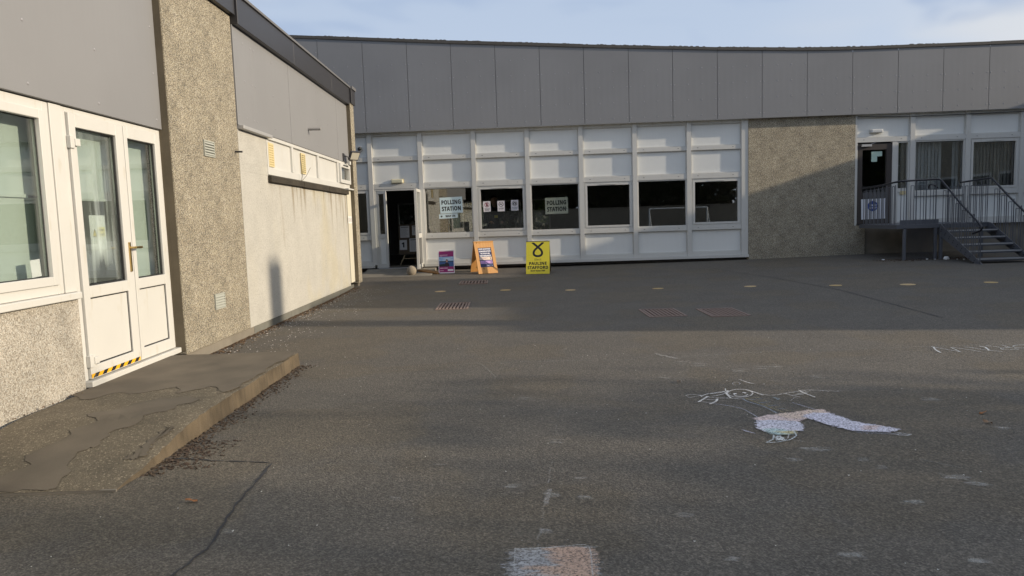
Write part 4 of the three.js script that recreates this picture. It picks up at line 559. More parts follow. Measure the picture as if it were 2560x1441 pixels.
// ================================================================ PEOPLE inside the hall
function sdfGeo(bones, cell, pad = 0.05) {           // smooth union of tapered capsules
  let lo = [1e9, 1e9, 1e9], hi = [-1e9, -1e9, -1e9];
  for (const b of bones) for (const q of [b[0], b[1]]) for (let k = 0; k < 3; k++) { lo[k] = Math.min(lo[k], q[k] - 0.16); hi[k] = Math.max(hi[k], q[k] + 0.16); }
  const size = Math.max(hi[0] - lo[0], hi[1] - lo[1], hi[2] - lo[2]) + pad, c = [0, 1, 2].map((k) => (lo[k] + hi[k]) / 2), n = Math.min(150, Math.ceil(size / cell)), mc = new MarchingCubes(n, new THREE.MeshStandardMaterial(), false, false, 120000); mc.isolation = 0;
  const half = size / 2, K = 0.03;
  for (let z = 0; z < n; z++) for (let y = 0; y < n; y++) for (let x = 0; x < n; x++) {
    const p = [(x / n * 2 - 1) * half + c[0], (y / n * 2 - 1) * half + c[1], (z / n * 2 - 1) * half + c[2]]; let d = 1;
    for (const [a, b, ra, rbb, k2 = K] of bones) { const ab = [b[0] - a[0], b[1] - a[1], b[2] - a[2]], l = ab[0] ** 2 + ab[1] ** 2 + ab[2] ** 2 + 1e-9, tt = clamp(((p[0] - a[0]) * ab[0] + (p[1] - a[1]) * ab[1] + (p[2] - a[2]) * ab[2]) / l), e = Math.hypot(p[0] - a[0] - ab[0] * tt, p[1] - a[1] - ab[1] * tt, p[2] - a[2] - ab[2] * tt) - lerp(ra, rbb, tt); const h = clamp(0.5 + 0.5 * (d - e) / k2); d = lerp(d, e, h) - k2 * h * (1 - h); }
    mc.field[z * n * n + y * n + x] = -d;
  }
  mc.update(); const cnt = mc.count, P = new Float32Array(mc.positionArray.slice(0, cnt * 3)), N = new Float32Array(mc.normalArray.slice(0, cnt * 3));
  for (let k = 0; k < cnt; k++) for (let q = 0; q < 3; q++) P[3 * k + q] = P[3 * k + q] * half + c[q];
  const g = new THREE.BufferGeometry(); g.setAttribute('position', new THREE.BufferAttribute(P, 3)); g.setAttribute('normal', new THREE.BufferAttribute(N, 3)); g.setAttribute('uv', new THREE.BufferAttribute(new Float32Array(cnt * 2), 2)); return g;
}
const skin = std([0.40, 0.26, 0.19], { roughness: 0.6 });
function person(label, pos, turn, seated, coat, hair, extra) {
  const o = thing('person', label, 'person', pos, turn), hip = seated ? 0.52 : 0.92, s = seated ? hip - 0.92 : 0;
  const Y = (y) => y + s, J = (x, y, z) => [x, y, z];
  const legs = [-1, 1].flatMap((q) => seated ? [[J(q * 0.09, hip, 0), J(q * 0.11, 0.50, 0.42), 0.085, 0.06], [J(q * 0.11, 0.50, 0.42), J(q * 0.11, 0.09, 0.40), 0.058, 0.042]] : [[J(q * 0.09, 0.9, 0), J(q * 0.10, 0.5, 0.02), 0.085, 0.058], [J(q * 0.10, 0.5, 0.02), J(q * 0.11, 0.09, -0.02), 0.056, 0.042]]);
  const shoes = [-1, 1].map((q) => seated ? [J(q * 0.11, 0.045, 0.37), J(q * 0.13, 0.035, 0.58), 0.045, 0.035, 0.015] : [J(q * 0.11, 0.045, -0.05), J(q * 0.14, 0.035, 0.16), 0.045, 0.035, 0.015]);
  const el = (q) => J(q * 0.27, Y(1.12), seated ? 0.08 : -0.02), wr = (q) => seated ? J(q * 0.16, Y(1.06), 0.34) : J(q * 0.17, 1.08, 0.22);
  const torso = [[J(-0.06, Y(0.95), 0), J(0.06, Y(0.95), 0), 0.125, 0.125], [J(0, Y(0.95), 0), J(0, Y(1.25), 0.01), 0.13, 0.145], [J(-0.10, Y(1.30), 0), J(0.10, Y(1.30), 0), 0.115, 0.115], [J(-0.17, Y(1.40), -0.01), J(0.17, Y(1.40), -0.01), 0.068, 0.068], [J(0, Y(1.40), 0), J(0, Y(1.53), 0.02), 0.06, 0.052]];
  const arms = [-1, 1].flatMap((q) => [[J(q * 0.19, Y(1.39), -0.01), el(q), 0.06, 0.045], [el(q), wr(q), 0.044, 0.032]]);
  const head = [[J(0, Y(1.62), 0.035), J(0, Y(1.70), 0.01), 0.082, 0.098, 0.02], [J(0, Y(1.545), 0.05), J(0, Y(1.58), 0.06), 0.045, 0.055, 0.02], [J(0, Y(1.645), 0.115), J(0, Y(1.615), 0.128), 0.010, 0.015, 0.008], [J(-0.02, Y(1.582), 0.112), J(0.02, Y(1.582), 0.112), 0.008, 0.008, 0.006], ...[-1, 1].flatMap((q) => [[J(q * 0.092, Y(1.665), 0.01), J(q * 0.096, Y(1.625), 0.005), 0.018, 0.012, 0.008], [J(q * 0.034, Y(1.652), 0.095), J(q * 0.036, Y(1.652), 0.096), 0.014, 0.014, 0.006]]), [J(0, Y(1.50), 0.02), J(0, Y(1.58), 0.03), 0.05, 0.05, 0.02]];
  const hands = [-1, 1].flatMap((q) => { const w = wr(q), dx = -q * 0.5, f = (u, l, r0, dn) => { const a = [w[0] + dx * 0.05 + q * u, w[1] - 0.005, w[2] + 0.075], m = [a[0] + dx * l * 0.5, a[1] - dn * 0.4, a[2] + l * 0.7], e = [m[0] + dx * l * 0.3, m[1] - dn, m[2] + l * 0.25]; return [[a, m, r0, r0 * 0.9, 0.004], [m, e, r0 * 0.9, r0 * 0.75, 0.004]]; }; return [[[w[0], w[1], w[2]], [w[0] + dx * 0.04, w[1], w[2] + 0.06], 0.030, 0.036, 0.015], ...f(-0.03, 0.055, 0.0085, 0.02), ...f(-0.010, 0.066, 0.009, 0.022), ...f(0.011, 0.062, 0.0088, 0.022), ...f(0.030, 0.048, 0.008, 0.02), [[w[0] + dx * 0.03, w[1] + 0.005, w[2] + 0.02], [w[0] + dx * 0.11, w[1] + 0.01, w[2] + 0.055], 0.012, 0.009, 0.006]]; });
  const body = add(o, 'body', [sdfGeo([...torso, ...arms, ...legs], 0.016), sdfGeo(shoes, 0.010)], coat);
  add(o, 'head', sdfGeo(head, 0.006), skin); add(o, 'hands', sdfGeo(hands, 0.0055), skin);
  add(o, 'hair', sdfGeo([[J(0, Y(1.70), -0.01), J(0, Y(1.715), -0.01), 0.106, 0.106], [J(-0.06, Y(1.66), -0.045), J(0.06, Y(1.66), -0.045), 0.06, 0.06], [J(0, Y(1.60), -0.06), J(0, Y(1.66), -0.05), 0.05, 0.07]], 0.010), hair);
  if (extra) extra(o, Y);
}
const cDark = std([0.022, 0.022, 0.028], { roughness: 0.9 }), cNavy = std([0.02, 0.025, 0.045], { roughness: 0.9 }), hDark = std([0.025, 0.02, 0.016], { roughness: 0.8 });
person('standing person in dark clothes with a yellow lanyard card inside the hall', hallPoint(-0.45, 0.256, -1.6), WTURN + 0.3, false, cDark, hDark, (o, Y) => add(o, 'lanyard_card', rb(-0.03, 0.06, Y(1.2), Y(1.27), 0.15, 0.155, 0.002), std([0.62, 0.50, 0.06])));
person('seated person in black facing the rear windows', hallPoint(-2.98, 0.256, -5.0), WTURN + 2.6, true, cDark, hDark);
person('seated person in navy leaning by the rear table', hallPoint(-3.35, 0.256, -5.9), WTURN + 1.2, true, cNavy, hDark);
{ const p = hallPoint(-2.75, 0.256, -5.9), t = thing('folding_table', 'folding table below the rear hall windows', 'table', p, WTURN); add(t, 'tabletop', rb(-0.6, 0.6, 0.71, 0.74, -0.35, 0.35, 0.006), std([0.22, 0.17, 0.11])); for (const sx of [-1, 1]) for (const sz of [-1, 1]) add(t, 'leg', bar([sx * 0.54, 0.71, sz * 0.28], [sx * 0.56, 0, sz * 0.3], 0.016), M.galv); }
for (const [x, w, turn, lab] of [[-2.98, -5.0, 2.6, 'grey stacking chair under the person in black'], [-3.35, -5.9, 1.2, 'grey stacking chair under the person in navy']]) { const t = thing('stacking_chair', lab, 'chair', hallPoint(x, 0.256, w), WTURN + turn); add(t, 'seat', rb(-0.21, 0.21, 0.40, 0.425, -0.2, 0.24, 0.008), M.dark); add(t, 'backrest', rb(-0.2, 0.2, 0.6, 0.82, -0.22, -0.2, 0.008), M.dark); for (const sx of [-1, 1]) { add(t, 'leg', bar([sx * 0.19, 0.40, 0.2], [sx * 0.2, 0, 0.22], 0.011), M.galv); add(t, 'leg', bar([sx * 0.19, 0.82, -0.21], [sx * 0.2, 0, -0.22], 0.011), M.galv); } }

// ================================================================ DRAINS, SPOTS, CHALK, LITTER
const rust = std([0.24, 0.175, 0.145], { roughness: 0.8, bumpMap: fineBump, bumpScale: 0.003 });
['rusty drain grating in the strip before the pine sandwich board', 'rusty drain grating alone in the sunlit patch by the left wing', 'dark drain grating of the pair, the one nearer the left wing', 'dark drain grating of the pair, the one nearer the metal stairs'].forEach((lab, k) => {
  const [x0, x1, z0, z1] = GRATES[k], cx = (x0 + x1) / 2, cz = (z0 + z1) / 2, y = gh(cx, cz), t = thing('drain_grating', lab, 'drain', [cx, y, cz]), W = (x1 - x0) / 2, D = (z1 - z0) / 2;
  add(t, 'grate_frame', frameGeo(-W - 0.012, W + 0.012, -D - 0.012, D + 0.012, 0.03, -0.002, 0.03).map((g) => uvm(g.rotateX(Math.PI / 2).translate(0, 0.008, 0))), rust);
  const n = 8; for (let i = 0; i < n; i++) { const x = lerp(-W + 0.05, W - 0.05, i / (n - 1)); add(t, 'bar', bx(x - 0.014, x + 0.014, -0.03, 0.004 + 0.003 * h2(i, k), -D + 0.025, D - 0.025), rust); }
  add(t, 'cross_bar', bx(-W + 0.03, W - 0.03, -0.035, -0.006, -0.012, 0.012), rust);
  add(t, 'pit', [bx(-W - 0.03, W + 0.03, -0.4, -0.36, -D - 0.03, D + 0.03), bx(-W - 0.05, -W - 0.01, -0.4, -0.02, -D, D), bx(W + 0.01, W + 0.05, -0.4, -0.02, -D, D), bx(-W, W, -0.4, -0.02, -D - 0.05, -D - 0.01), bx(-W, W, -0.4, -0.02, D + 0.01, D + 0.05)], M.pitDark);
});
{ const dots = [[-1.41, -14.2], [-0.10, -14.05], [1.16, -13.63], [2.81, -13.40], [4.53, -13.29], [6.05, -13.08], [7.32, -12.95], [8.82, -12.90]]; const ym = [std([0.52, 0.37, 0.19], { roughness: 0.85 }), std([0.46, 0.32, 0.14], { roughness: 0.85 })];
  dots.forEach(([x0, z0], k) => { const s = 1 - gh(x0, z0) / EYE, x = x0 * s, z = z0 * s, r = 0.105 + 0.02 * h2(k, 4), P = [0, 0.004, 0], I = []; for (let i = 0; i < 28; i++) { const a = i / 28 * 2 * Math.PI, q = r * (0.94 + 0.09 * h2(i, k)); P.push(q * Math.cos(a), gh(x + q * Math.cos(a), z + q * Math.sin(a)) - gh(x, z) + 0.004, q * Math.sin(a)); I.push(0, 1 + (i + 1) % 28, 1 + i); } const g = new THREE.BufferGeometry(); g.setAttribute('position', new THREE.Float32BufferAttribute(P, 3)); g.setIndex(I); g.computeVertexNormals(); single('painted_spot', uvm(g), ym[k % 2], `yellow painted spot, ${['first', 'second', 'third', 'fourth', 'fifth', 'sixth', 'seventh', 'eighth'][k]} in the row counted from the left wing`, 'floor marking', [x, gh(x, z), z], 0, 'yellow spots painted in a row'); }); }

// chalk: strokes given as photo pixels are carried to the ground, then broken up by the grain of the asphalt
function chalk(name, label, [x0, x1, z0, z1], ppm, dy, draw, density = 1) {
  const W = Math.min(2048, Math.round((x1 - x0) * ppm)), H = Math.min(2048, Math.round((z1 - z0) * ppm)), c = document.createElement('canvas'); c.width = W; c.height = H; const g = c.getContext('2d'); const sx = W / (x1 - x0), sz = H / (z1 - z0);
  const T = (u, v) => { const [x, z] = pxGround(u, v); return [(x - x0) * sx, (z - z0) * sz]; };
  const line = (pts, w, col, a, jit = 0, seed = 1) => { const r = RNG(seed); g.strokeStyle = col; g.globalAlpha = a; g.lineWidth = w * sx; g.lineCap = 'round'; g.lineJoin = 'round'; g.beginPath(); const q = new THREE.CatmullRomCurve3(pts.map(([u, v]) => new THREE.Vector3(u, v, 0)), false, 'catmullrom', 0.3).getPoints(pts.length * 8); q.forEach((p, k) => { const [a1, b1] = T(p.x + jit * (r() - 0.5), p.y + jit * 0.4 * (r() - 0.5)); k ? g.lineTo(a1, b1) : g.moveTo(a1, b1); }); g.stroke(); };
  const hatch = (poly, col, n, w, a, seed, ang = 0) => { const r = RNG(seed); const P = poly.map((q) => T(...q)), inside = (x, y) => { let c = false; for (let i = 0, j = P.length - 1; i < P.length; j = i++) if ((P[i][1] > y) !== (P[j][1] > y) && x < (P[j][0] - P[i][0]) * (y - P[i][1]) / (P[j][1] - P[i][1]) + P[i][0]) c = !c; return c; }, lx = Math.min(...P.map((q) => q[0])), hx = Math.max(...P.map((q) => q[0])), lz = Math.min(...P.map((q) => q[1])), hz = Math.max(...P.map((q) => q[1])); g.strokeStyle = col; g.lineWidth = w * sx; for (let k = 0; k < n; k++) { const x = lerp(lx, hx, r()), z = lerp(lz, hz, r()), L = 0.035 * sx * (0.4 + 1.4 * r()), an = ang + 0.7 * (r() - 0.5); if (!inside(x, z)) continue; g.globalAlpha = a * (0.3 + 0.7 * r()); g.beginPath(); g.moveTo(x - L * Math.cos(an), z - L * Math.sin(an)); g.lineTo(x + L * Math.cos(an), z + L * Math.sin(an)); g.stroke(); } };
  draw({ line, hatch, T, g, sx });
  const im = g.getImageData(0, 0, W, H).data, d = new Uint8Array(W * H * 4);
  for (let j = 0; j < H; j++) for (let i = 0; i < W; i++) { const k = (j * W + i) * 4, k2 = ((H - 1 - j) * W + i) * 4, gx = (x0 + i / sx), gz = (z0 + j / sz), n = 0.55 * vn(gx * 120, gz * 120, 0, 91) + 0.45 * vn(gx * 240, gz * 240, 0, 92); d[k2] = im[k]; d[k2 + 1] = im[k + 1]; d[k2 + 2] = im[k + 2]; d[k2 + 3] = im[k + 3] * clamp((n + 0.02) * 1.45) * density; }
  const t = new THREE.DataTexture(d, W, H, THREE.RGBAFormat); t.magFilter = THREE.LinearFilter; t.minFilter = THREE.LinearMipmapLinearFilter; t.generateMipmaps = true; t.colorSpace = THREE.SRGBColorSpace; t.needsUpdate = true;
  const nx = Math.ceil((x1 - x0) / 0.2), nz = Math.ceil((z1 - z0) / 0.2), pg = new THREE.PlaneGeometry(x1 - x0, z1 - z0, nx, nz).rotateX(-Math.PI / 2), p = pg.attributes.position, cx = (x0 + x1) / 2, cz = (z0 + z1) / 2; for (let k = 0; k < p.count; k++) p.setY(k, gh(p.getX(k) + cx, p.getZ(k) + cz) + dy); pg.computeVertexNormals();
  single(name, pg, new THREE.MeshStandardMaterial({ map: t, transparent: true, roughness: 0.95, color: new THREE.Color().setRGB(0.92, 0.92, 0.92) }), label, 'chalk drawing', [cx, 0, cz]);
}
const Z3 = (l) => l.map(([a, b]) => [1660 + a / 4, 930 + b / 4]);
chalk('chalk_figure', 'chalk drawing of a smiling figure with pink and lilac legs', [1.05, 3.05, -6.25, -3.85], 760, 0.009, ({ line, hatch }) => {
  const w = '#e9e6e2', ci = (cx, cy, rx, ry, a0, a1, n = 24) => Array.from({ length: n + 1 }, (_, k) => { const a = lerp(a0, a1, k / n); return [cx + rx * Math.cos(a), cy + ry * Math.sin(a)]; });
  line(Z3(ci(762, 226, 126, 40, 0, 6.3)), 0.012, w, 0.75); line(Z3(ci(770, 232, 70, 26, 0.2, 2.9)), 0.010, w, 0.8); for (const q of [[712, 230], [806, 220]]) line(Z3([[q[0] - 8, q[1]], [q[0] + 8, q[1] + 2]]), 0.02, '#ffffff', 1);
  line(Z3([[380, 252], [440, 232], [560, 215], [620, 205]]), 0.012, w, 0.8); line(Z3([[470, 232], [560, 222], [640, 200]]), 0.01, w, 0.6); line(Z3([[490, 255], [590, 235], [630, 210]]), 0.012, w, 0.7); line(Z3([[615, 180], [622, 205], [660, 205]]), 0.010, w, 0.9); line(Z3([[640, 200], [625, 230], [670, 275]]), 0.013, w, 0.9);
  line(Z3([[220, 250], [260, 240], [360, 245], [378, 262]]), 0.010, w, 0.6); line(Z3([[228, 258], [260, 268], [370, 250]]), 0.008, w, 0.5); line(Z3([[350, 312], [438, 258]]), 0.018, w, 0.95); line(Z3([[465, 332], [520, 308], [536, 284]]), 0.018, w, 0.95); line(Z3([[400, 285], [520, 292]]), 0.009, w, 0.7); line(Z3([[370, 312], [480, 320]]), 0.009, w, 0.6); line(Z3([[440, 262], [520, 272], [680, 276], [780, 284]]), 0.010, w, 0.75);
  line(Z3([[500, 332], [640, 350], [780, 380], [860, 420], [960, 480]]), 0.009, '#c9cbd6', 0.55); line(Z3([[790, 280], [840, 310], [990, 355], [1130, 425]]), 0.010, '#b9c6d6', 0.6); line(Z3([[820, 190], [900, 212], [990, 245]]), 0.013, w, 0.8); line(Z3([[870, 205], [960, 230], [1050, 245], [1140, 242], [1200, 228], [1290, 215], [1370, 205]]), 0.009, w, 0.65); line(Z3([[1210, 228], [1290, 250], [1360, 265]]), 0.011, w, 0.6); line(Z3([[1350, 195], [1400, 222], [1510, 264]]), 0.012, w, 0.9); for (let k = 0; k < 9; k++) line(Z3([[1290 + 12 * k, 250 - 5 * k], [1400 + 8 * k, 238 - 4 * k]]), 0.006, w, 0.4); line(Z3([[1370, 200], [1480, 195], [1600, 200], [1760, 206]]), 0.01, w, 0.35, 6);
  for (let k = 0; k < 13; k++) line(Z3([[810 + 34 * k, 282 + 10 * k], [960 + 26 * k, 268 + 11 * k]]), 0.007, ['#d9cf9a', '#b7c7d8', '#d8c3a0'][k % 3], 0.5); line(Z3([[830, 280], [1000, 345], [1220, 425]]), 0.008, '#d9c88f', 0.5); for (let k = 0; k < 4; k++) line(Z3([[1080 + 14 * k, 262 + 8 * k], [1160 - 5 * k, 280 + 4 * k]]), 0.008, '#a8c2d0', 0.5);
  line(Z3([[1270, 300], [1310, 270], [1340, 280]]), 0.007, w, 0.35); line(Z3([[1290, 320], [1390, 352], [1520, 390]]), 0.009, '#cfcfe0', 0.6);
  hatch(Z3([[970, 480], [1100, 445], [1240, 440], [1520, 395], [1600, 430], [1480, 455], [1330, 485], [1270, 520], [1130, 500], [1020, 500]]), '#ecd6d0', 4200, 0.016, 0.6, 3); hatch(Z3([[1180, 440], [1520, 395], [1560, 430], [1300, 482]]), '#ead2c0', 1400, 0.014, 0.45, 4, 0.2);
  hatch(Z3([[1000, 500], [1270, 515], [1310, 560], [1300, 600], [1080, 600], [1020, 575]]), '#e6e3ee', 3600, 0.016, 0.65, 5); hatch(Z3([[1030, 580], [1180, 600], [1270, 620], [1200, 645], [1090, 615]]), '#c4dcdc', 420, 0.010, 0.4, 6); hatch(Z3([[1180, 610], [1300, 605], [1260, 640]]), '#dfcf9c', 70, 0.010, 0.4, 7);
  hatch(Z3([[1460, 455], [1580, 425], [1700, 465], [1820, 510], [2000, 540], [2200, 572], [2280, 585], [2180, 610], [1960, 600], [1720, 540], [1560, 490]]), '#e6e2ee', 8000, 0.016, 0.65, 8, 0.2); hatch(Z3([[2030, 550], [2120, 555], [2100, 595], [2020, 585]]), '#e0c2b6', 60, 0.012, 0.4, 9);
  line(Z3([[1300, 610], [1325, 650], [1270, 690], [1150, 715], [1030, 722], [1090, 690], [1100, 650]]), 0.010, '#d4dde2', 0.75); line(Z3([[1110, 670], [1150, 655], [1190, 690], [1140, 690], [1120, 660]]), 0.010, '#e2e8ea', 0.8, 8, 4); line(Z3([[1130, 700], [1180, 670], [1215, 695]]), 0.010, '#e2e8ea', 0.8, 8, 6); line(Z3([[1250, 640], [1240, 680]]), 0.008, w, 0.6); line(Z3([[1290, 700], [1410, 712]]), 0.006, w, 0.3);
  for (let k = 0; k < 6; k++) line(Z3([[780 + 22 * k, 588 + 7 * k], [820 + 18 * k, 610 + 4 * k]]), 0.009, '#c3c5d6', 0.5); for (let k = 0; k < 10; k++) line(Z3([[1900 + 50 * k, 605 + 3 * k], [1980 + 52 * k, 628 + 2 * k]]), 0.010, '#c8cad8', 0.35); line(Z3([[2300, 618], [2460, 638], [2440, 650], [2330, 645]]), 0.008, w, 0.5, 5, 3);
  for (let k = 0; k < 5; k++) line(Z3([[750 + 20 * k, 85 + 8 * k], [840 + 18 * k, 118 + 4 * k]]), 0.010, w, 0.4); line(Z3(ci(725, 130, 38, 14, 0, 6.3)), 0.008, w, 0.35);
});
const Z4 = (l) => l.map(([a, b]) => [2280 + a / 9.14, 840 + b / 9.14]);
chalk('chalk_letters', 'large white chalk capital letters written across the sunlit asphalt', [3.85, 5.6, -7.05, -6.35], 560, 0.009, ({ line }) => { const w = '#e4ebf0'; [[[450, 272], [1120, 390]], [[500, 285], [540, 340], [655, 405]], [[890, 288], [960, 320], [1110, 388]], [[940, 290], [1300, 340], [1570, 385]], [[1210, 275], [1480, 315], [1800, 365]], [[1560, 265], [1680, 285], [1770, 355]], [[1700, 250], [2040, 290]], [[1790, 362], [2080, 382]], [[2050, 235], [2250, 290], [2450, 335]], [[2230, 290], [2040, 312], [2080, 335], [2440, 335]], [[2560, 232], [2400, 240], [2310, 262], [2380, 292], [2560, 305]], [[2560, 300], [2750, 250], [2700, 225], [2560, 232]], [[2640, 300], [2900, 330]]].forEach((s, k) => line(Z4(s), k === 1 || k === 5 ? 0.016 : 0.008, w, 0.75, 1, k + 1)); });
chalk('chalk_square', 'rough orange and white chalk square on dark asphalt', [-0.09, 0.36, -2.96, -2.30], 1500, 0.009, ({ line, hatch }) => { const w = '#d9d8d6'; hatch([[1290, 1378], [1470, 1372], [1486, 1450], [1500, 1560], [1270, 1560]], '#cfcfd0', 1500, 0.010, 0.42, 3); hatch([[1380, 1376], [1468, 1374], [1482, 1445], [1490, 1500], [1440, 1480], [1400, 1410]], '#e2bfa8', 900, 0.010, 0.5, 5, 0.3); hatch([[1330, 1420], [1450, 1425], [1480, 1470], [1340, 1440]], '#e0bfa8', 260, 0.010, 0.5, 6); line([[1287, 1378], [1380, 1374], [1470, 1370], [1482, 1441], [1500, 1560]], 0.006, w, 0.7); line([[1288, 1376], [1284, 1441], [1270, 1560]], 0.005, w, 0.6); line([[1277, 1397], [1330, 1392]], 0.005, w, 0.6); }, 0.72);
chalk('chalk_scuffs', 'faint long chalk line and scattered chalk scuffs across the yard', [-2.2, 6.2, -9.3, -2.4], 240, 0.0045, ({ line }) => {
  const w = '#d8d6d0'; line([[860, 930], [1010, 924], [1200, 909], [1430, 903], [1640, 899], [1680, 896], [1900, 882], [2150, 874], [2400, 866], [2560, 862]], 0.012, w, 0.45, 2, 4); line([[1194, 908], [1212, 918], [1240, 946]], 0.010, w, 0.4); line([[1285, 968], [1310, 958], [1335, 957]], 0.01, w, 0.3); line([[1285, 968], [1300, 973], [1325, 971]], 0.01, w, 0.35);
  line([[1640, 886], [1690, 898]], 0.03, w, 0.5, 3); line([[1650, 890], [1685, 895]], 0.02, w, 0.5, 3);
  for (const [u, v, n] of [[1740, 912, 5], [1700, 908, 3], [1895, 920, 4], [1930, 917, 4], [1838, 928, 4], [2035, 941, 3], [2320, 999, 4], [1650, 944, 2], [2495, 1072, 3], [2015, 1126, 5], [2045, 1124, 4], [1975, 1150, 3], [2150, 1152, 2], [2200, 1170, 2], [2380, 1195, 6], [2430, 1212, 5], [2270, 1258, 5], [2120, 1390, 6], [2440, 1405, 5], [1370, 1240, 3], [1380, 1105, 2], [1350, 1330, 2], [1266, 1218, 2], [1450, 1245, 2], [1300, 997, 3], [1440, 1200, 1], [1090, 1165, 1], [980, 1250, 1], [1700, 1290, 2], [1820, 1400, 2], [560, 1330, 1]]) { const r = RNG(u + v); for (let k = 0; k < n * 3; k++) { const a = u + 26 * (r() - 0.5) * n / 3, b = v + 9 * (r() - 0.5); line([[a, b], [a + 14 + 12 * r(), b + 5 * (r() - 0.3)]], 0.012 + 0.012 * r(), w, 0.10 + 0.22 * r()); } }
  for (let k = 0; k < 30; k++) { const tt = k / 29, u = lerp(1400, 1345, tt) + 6 * (h2(k, 3) - 0.5), v = lerp(1025, 1365, tt); if (h2(k, 9) > 0.35) line([[u, v], [u - 3, v + 10]], 0.010, w, 0.15 + 0.3 * h2(k, 4)); } line([[1375, 1228], [1366, 1262]], 0.022, w, 0.6, 4); line([[2300, 1150], [2400, 1172]], 0.014, w, 0.25, 5); line([[2350, 1188], [2480, 1216]], 0.02, w, 0.25, 5);
}, 0.5);

// litter
const lrng = RNG(33);
const bits = (n, place, size, mat, name, label, cat) => { const l = []; for (let k = 0; k < n; k++) { const [x, z, y = gh(x, z)] = place(lrng), s = size * (0.5 + lrng()); const g = new THREE.TetrahedronGeometry(s, 0).scale(1, 0.35, 0.8).rotateY(lrng() * 6).rotateX(0.5 * (lrng() - 0.5)).translate(x, y + s * 0.2, z); l.push(uvm(g)); } const o = single(name, l, mat, label, cat); o.userData.kind = 'stuff'; return o; };
const g2r = (r) => (r() + r() - 1);
const footZ = (r) => -7.2 - 8.1 * r();
bits(1500, (r) => { const z = footZ(r), w = 0.05 + 0.16 * vn(z * 2.2, 3); return [XL - 0.01 + w * r() * r() * 1.6, z]; }, 0.016, std([0.10, 0.062, 0.036], { roughness: 1 }), 'brown_leaf_litter', 'brown leaf litter along the foot of the left wing', 'litter');
bits(500, (r) => { const z = footZ(r); return [XL - 0.01 + 0.3 * r() * r(), z]; }, 0.013, std([0.24, 0.16, 0.09], { roughness: 1 }), 'pale_leaf_litter', 'tan leaf scraps along the foot of the left wing', 'litter');
bits(620, (r) => { const z = -7.4 - 7.6 * r(); return [XL + 0.05 + 1.1 * r() * r(), z]; }, 0.009, std([0.62, 0.58, 0.54], { roughness: 0.9 }), 'white_petals', 'white petals scattered beside the left wing', 'litter');
bits(900, (r) => { const z = -7.05 + 3.1 * r(); return [-2.15 + 0.13 * r() * r() * (1 + vn(z * 3, 1)), z]; }, 0.013, std([0.075, 0.052, 0.034], { roughness: 1 }), 'ramp_leaf_litter', 'dark leaf litter along the ramp edge', 'litter');
bits(380, (r) => { const z = -4.05 - 0.55 * r(); return [-2.12 + 0.34 * Math.abs(g2r(r)), z]; }, 0.012, std([0.06, 0.04, 0.028], { roughness: 1 }), 'damp_leaf_litter', 'damp dark leaf litter at the bend of the ramp edge', 'litter');
bits(160, (r) => [-2.2 + 5.6 * r(), -2.5 - 5.5 * r()], 0.006, std([0.60, 0.58, 0.52], { roughness: 0.9 }), 'pale_grit', 'pale grit scattered over the near asphalt', 'grit');
bits(60, (r) => { const z = -3.8 - 1.9 * r(); return [-3.46 + 0.06 * r(), z, z < -4.75 ? 0.14 : 0.07]; }, 0.012, std([0.12, 0.08, 0.05], { roughness: 1 }), 'gutter_litter', 'leaf litter between ramp and pebble-dash dado', 'litter');
bits(420, (r) => { const x = 8.3 + 2.1 * r(); return [x, wallZ(x) + 1.7 + 0.35 * g2r(r)]; }, 0.018, std([0.075, 0.045, 0.03], { roughness: 1 }), 'landing_leaf_litter', 'brown leaves gathered under the metal landing', 'litter');
[[8.5, -16.05, 0.05], [9.35, -15.8, 0.055], [9.5, -15.75, 0.035], [9.72, -15.7, 0.09], [9.9, -15.6, 0.035], [10.02, -15.55, 0.035]].forEach(([x, z, s], k) => single('paper_scrap', uvm(new THREE.IcosahedronGeometry(s * 0.6, 0).scale(1.3, 0.5 + 0.6 * (k === 3), 0.8)), M.paper, `crumpled white paper scrap before the metal landing, ${['first', 'second', 'third', 'fourth', 'fifth', 'sixth'][k]} counted from the pebble-dash pier`, 'paper scrap', [x, gh(x, z) + s * 0.22, z], k, 'paper scraps before the landing'));
const leafM = [std([0.30, 0.13, 0.05], { roughness: 0.8 }), std([0.26, 0.16, 0.09], { roughness: 0.8 })];
[[-1.68, -3.54, 'curled orange leaf beside the tar seam'], [1.38, -5.80, 'orange leaf above the chalk figure head'], [3.14, -4.63, 'dark brown leaf right of the chalk figure'], [3.03, -4.42, 'tan leaf beside a chalk scuff']].forEach(([x, z, lab], k) => {
  const P = [], I = []; const pr = [[0, 0], [0.3, 0.35], [0.6, 0.22], [0.75, 0.3], [1, 0]]; for (let i = 0; i < pr.length; i++) { const [u, w] = pr[i]; P.push(u - 0.5, 0.10 * Math.sin(u * 5 + k), w * 0.6, u - 0.5, 0.02 + 0.04 * u, 0, u - 0.5, 0.16 * Math.cos(u * 3), -w * 0.6); if (i) { const q = i * 3; for (const [a, b] of [[0, 1], [1, 2]]) I.push(q - 3 + a, q + a, q - 3 + b, q - 3 + b, q + a, q + b); } }
  const g = new THREE.BufferGeometry(); g.setAttribute('position', new THREE.Float32BufferAttribute(P, 3)); g.setIndex(I); g.computeVertexNormals(); g.scale(0.062, 0.062, 0.062); single('fallen_leaf', uvm(g), leafM[k % 2], lab, 'leaf', [x, 0.012, z], k * 1.7);
});

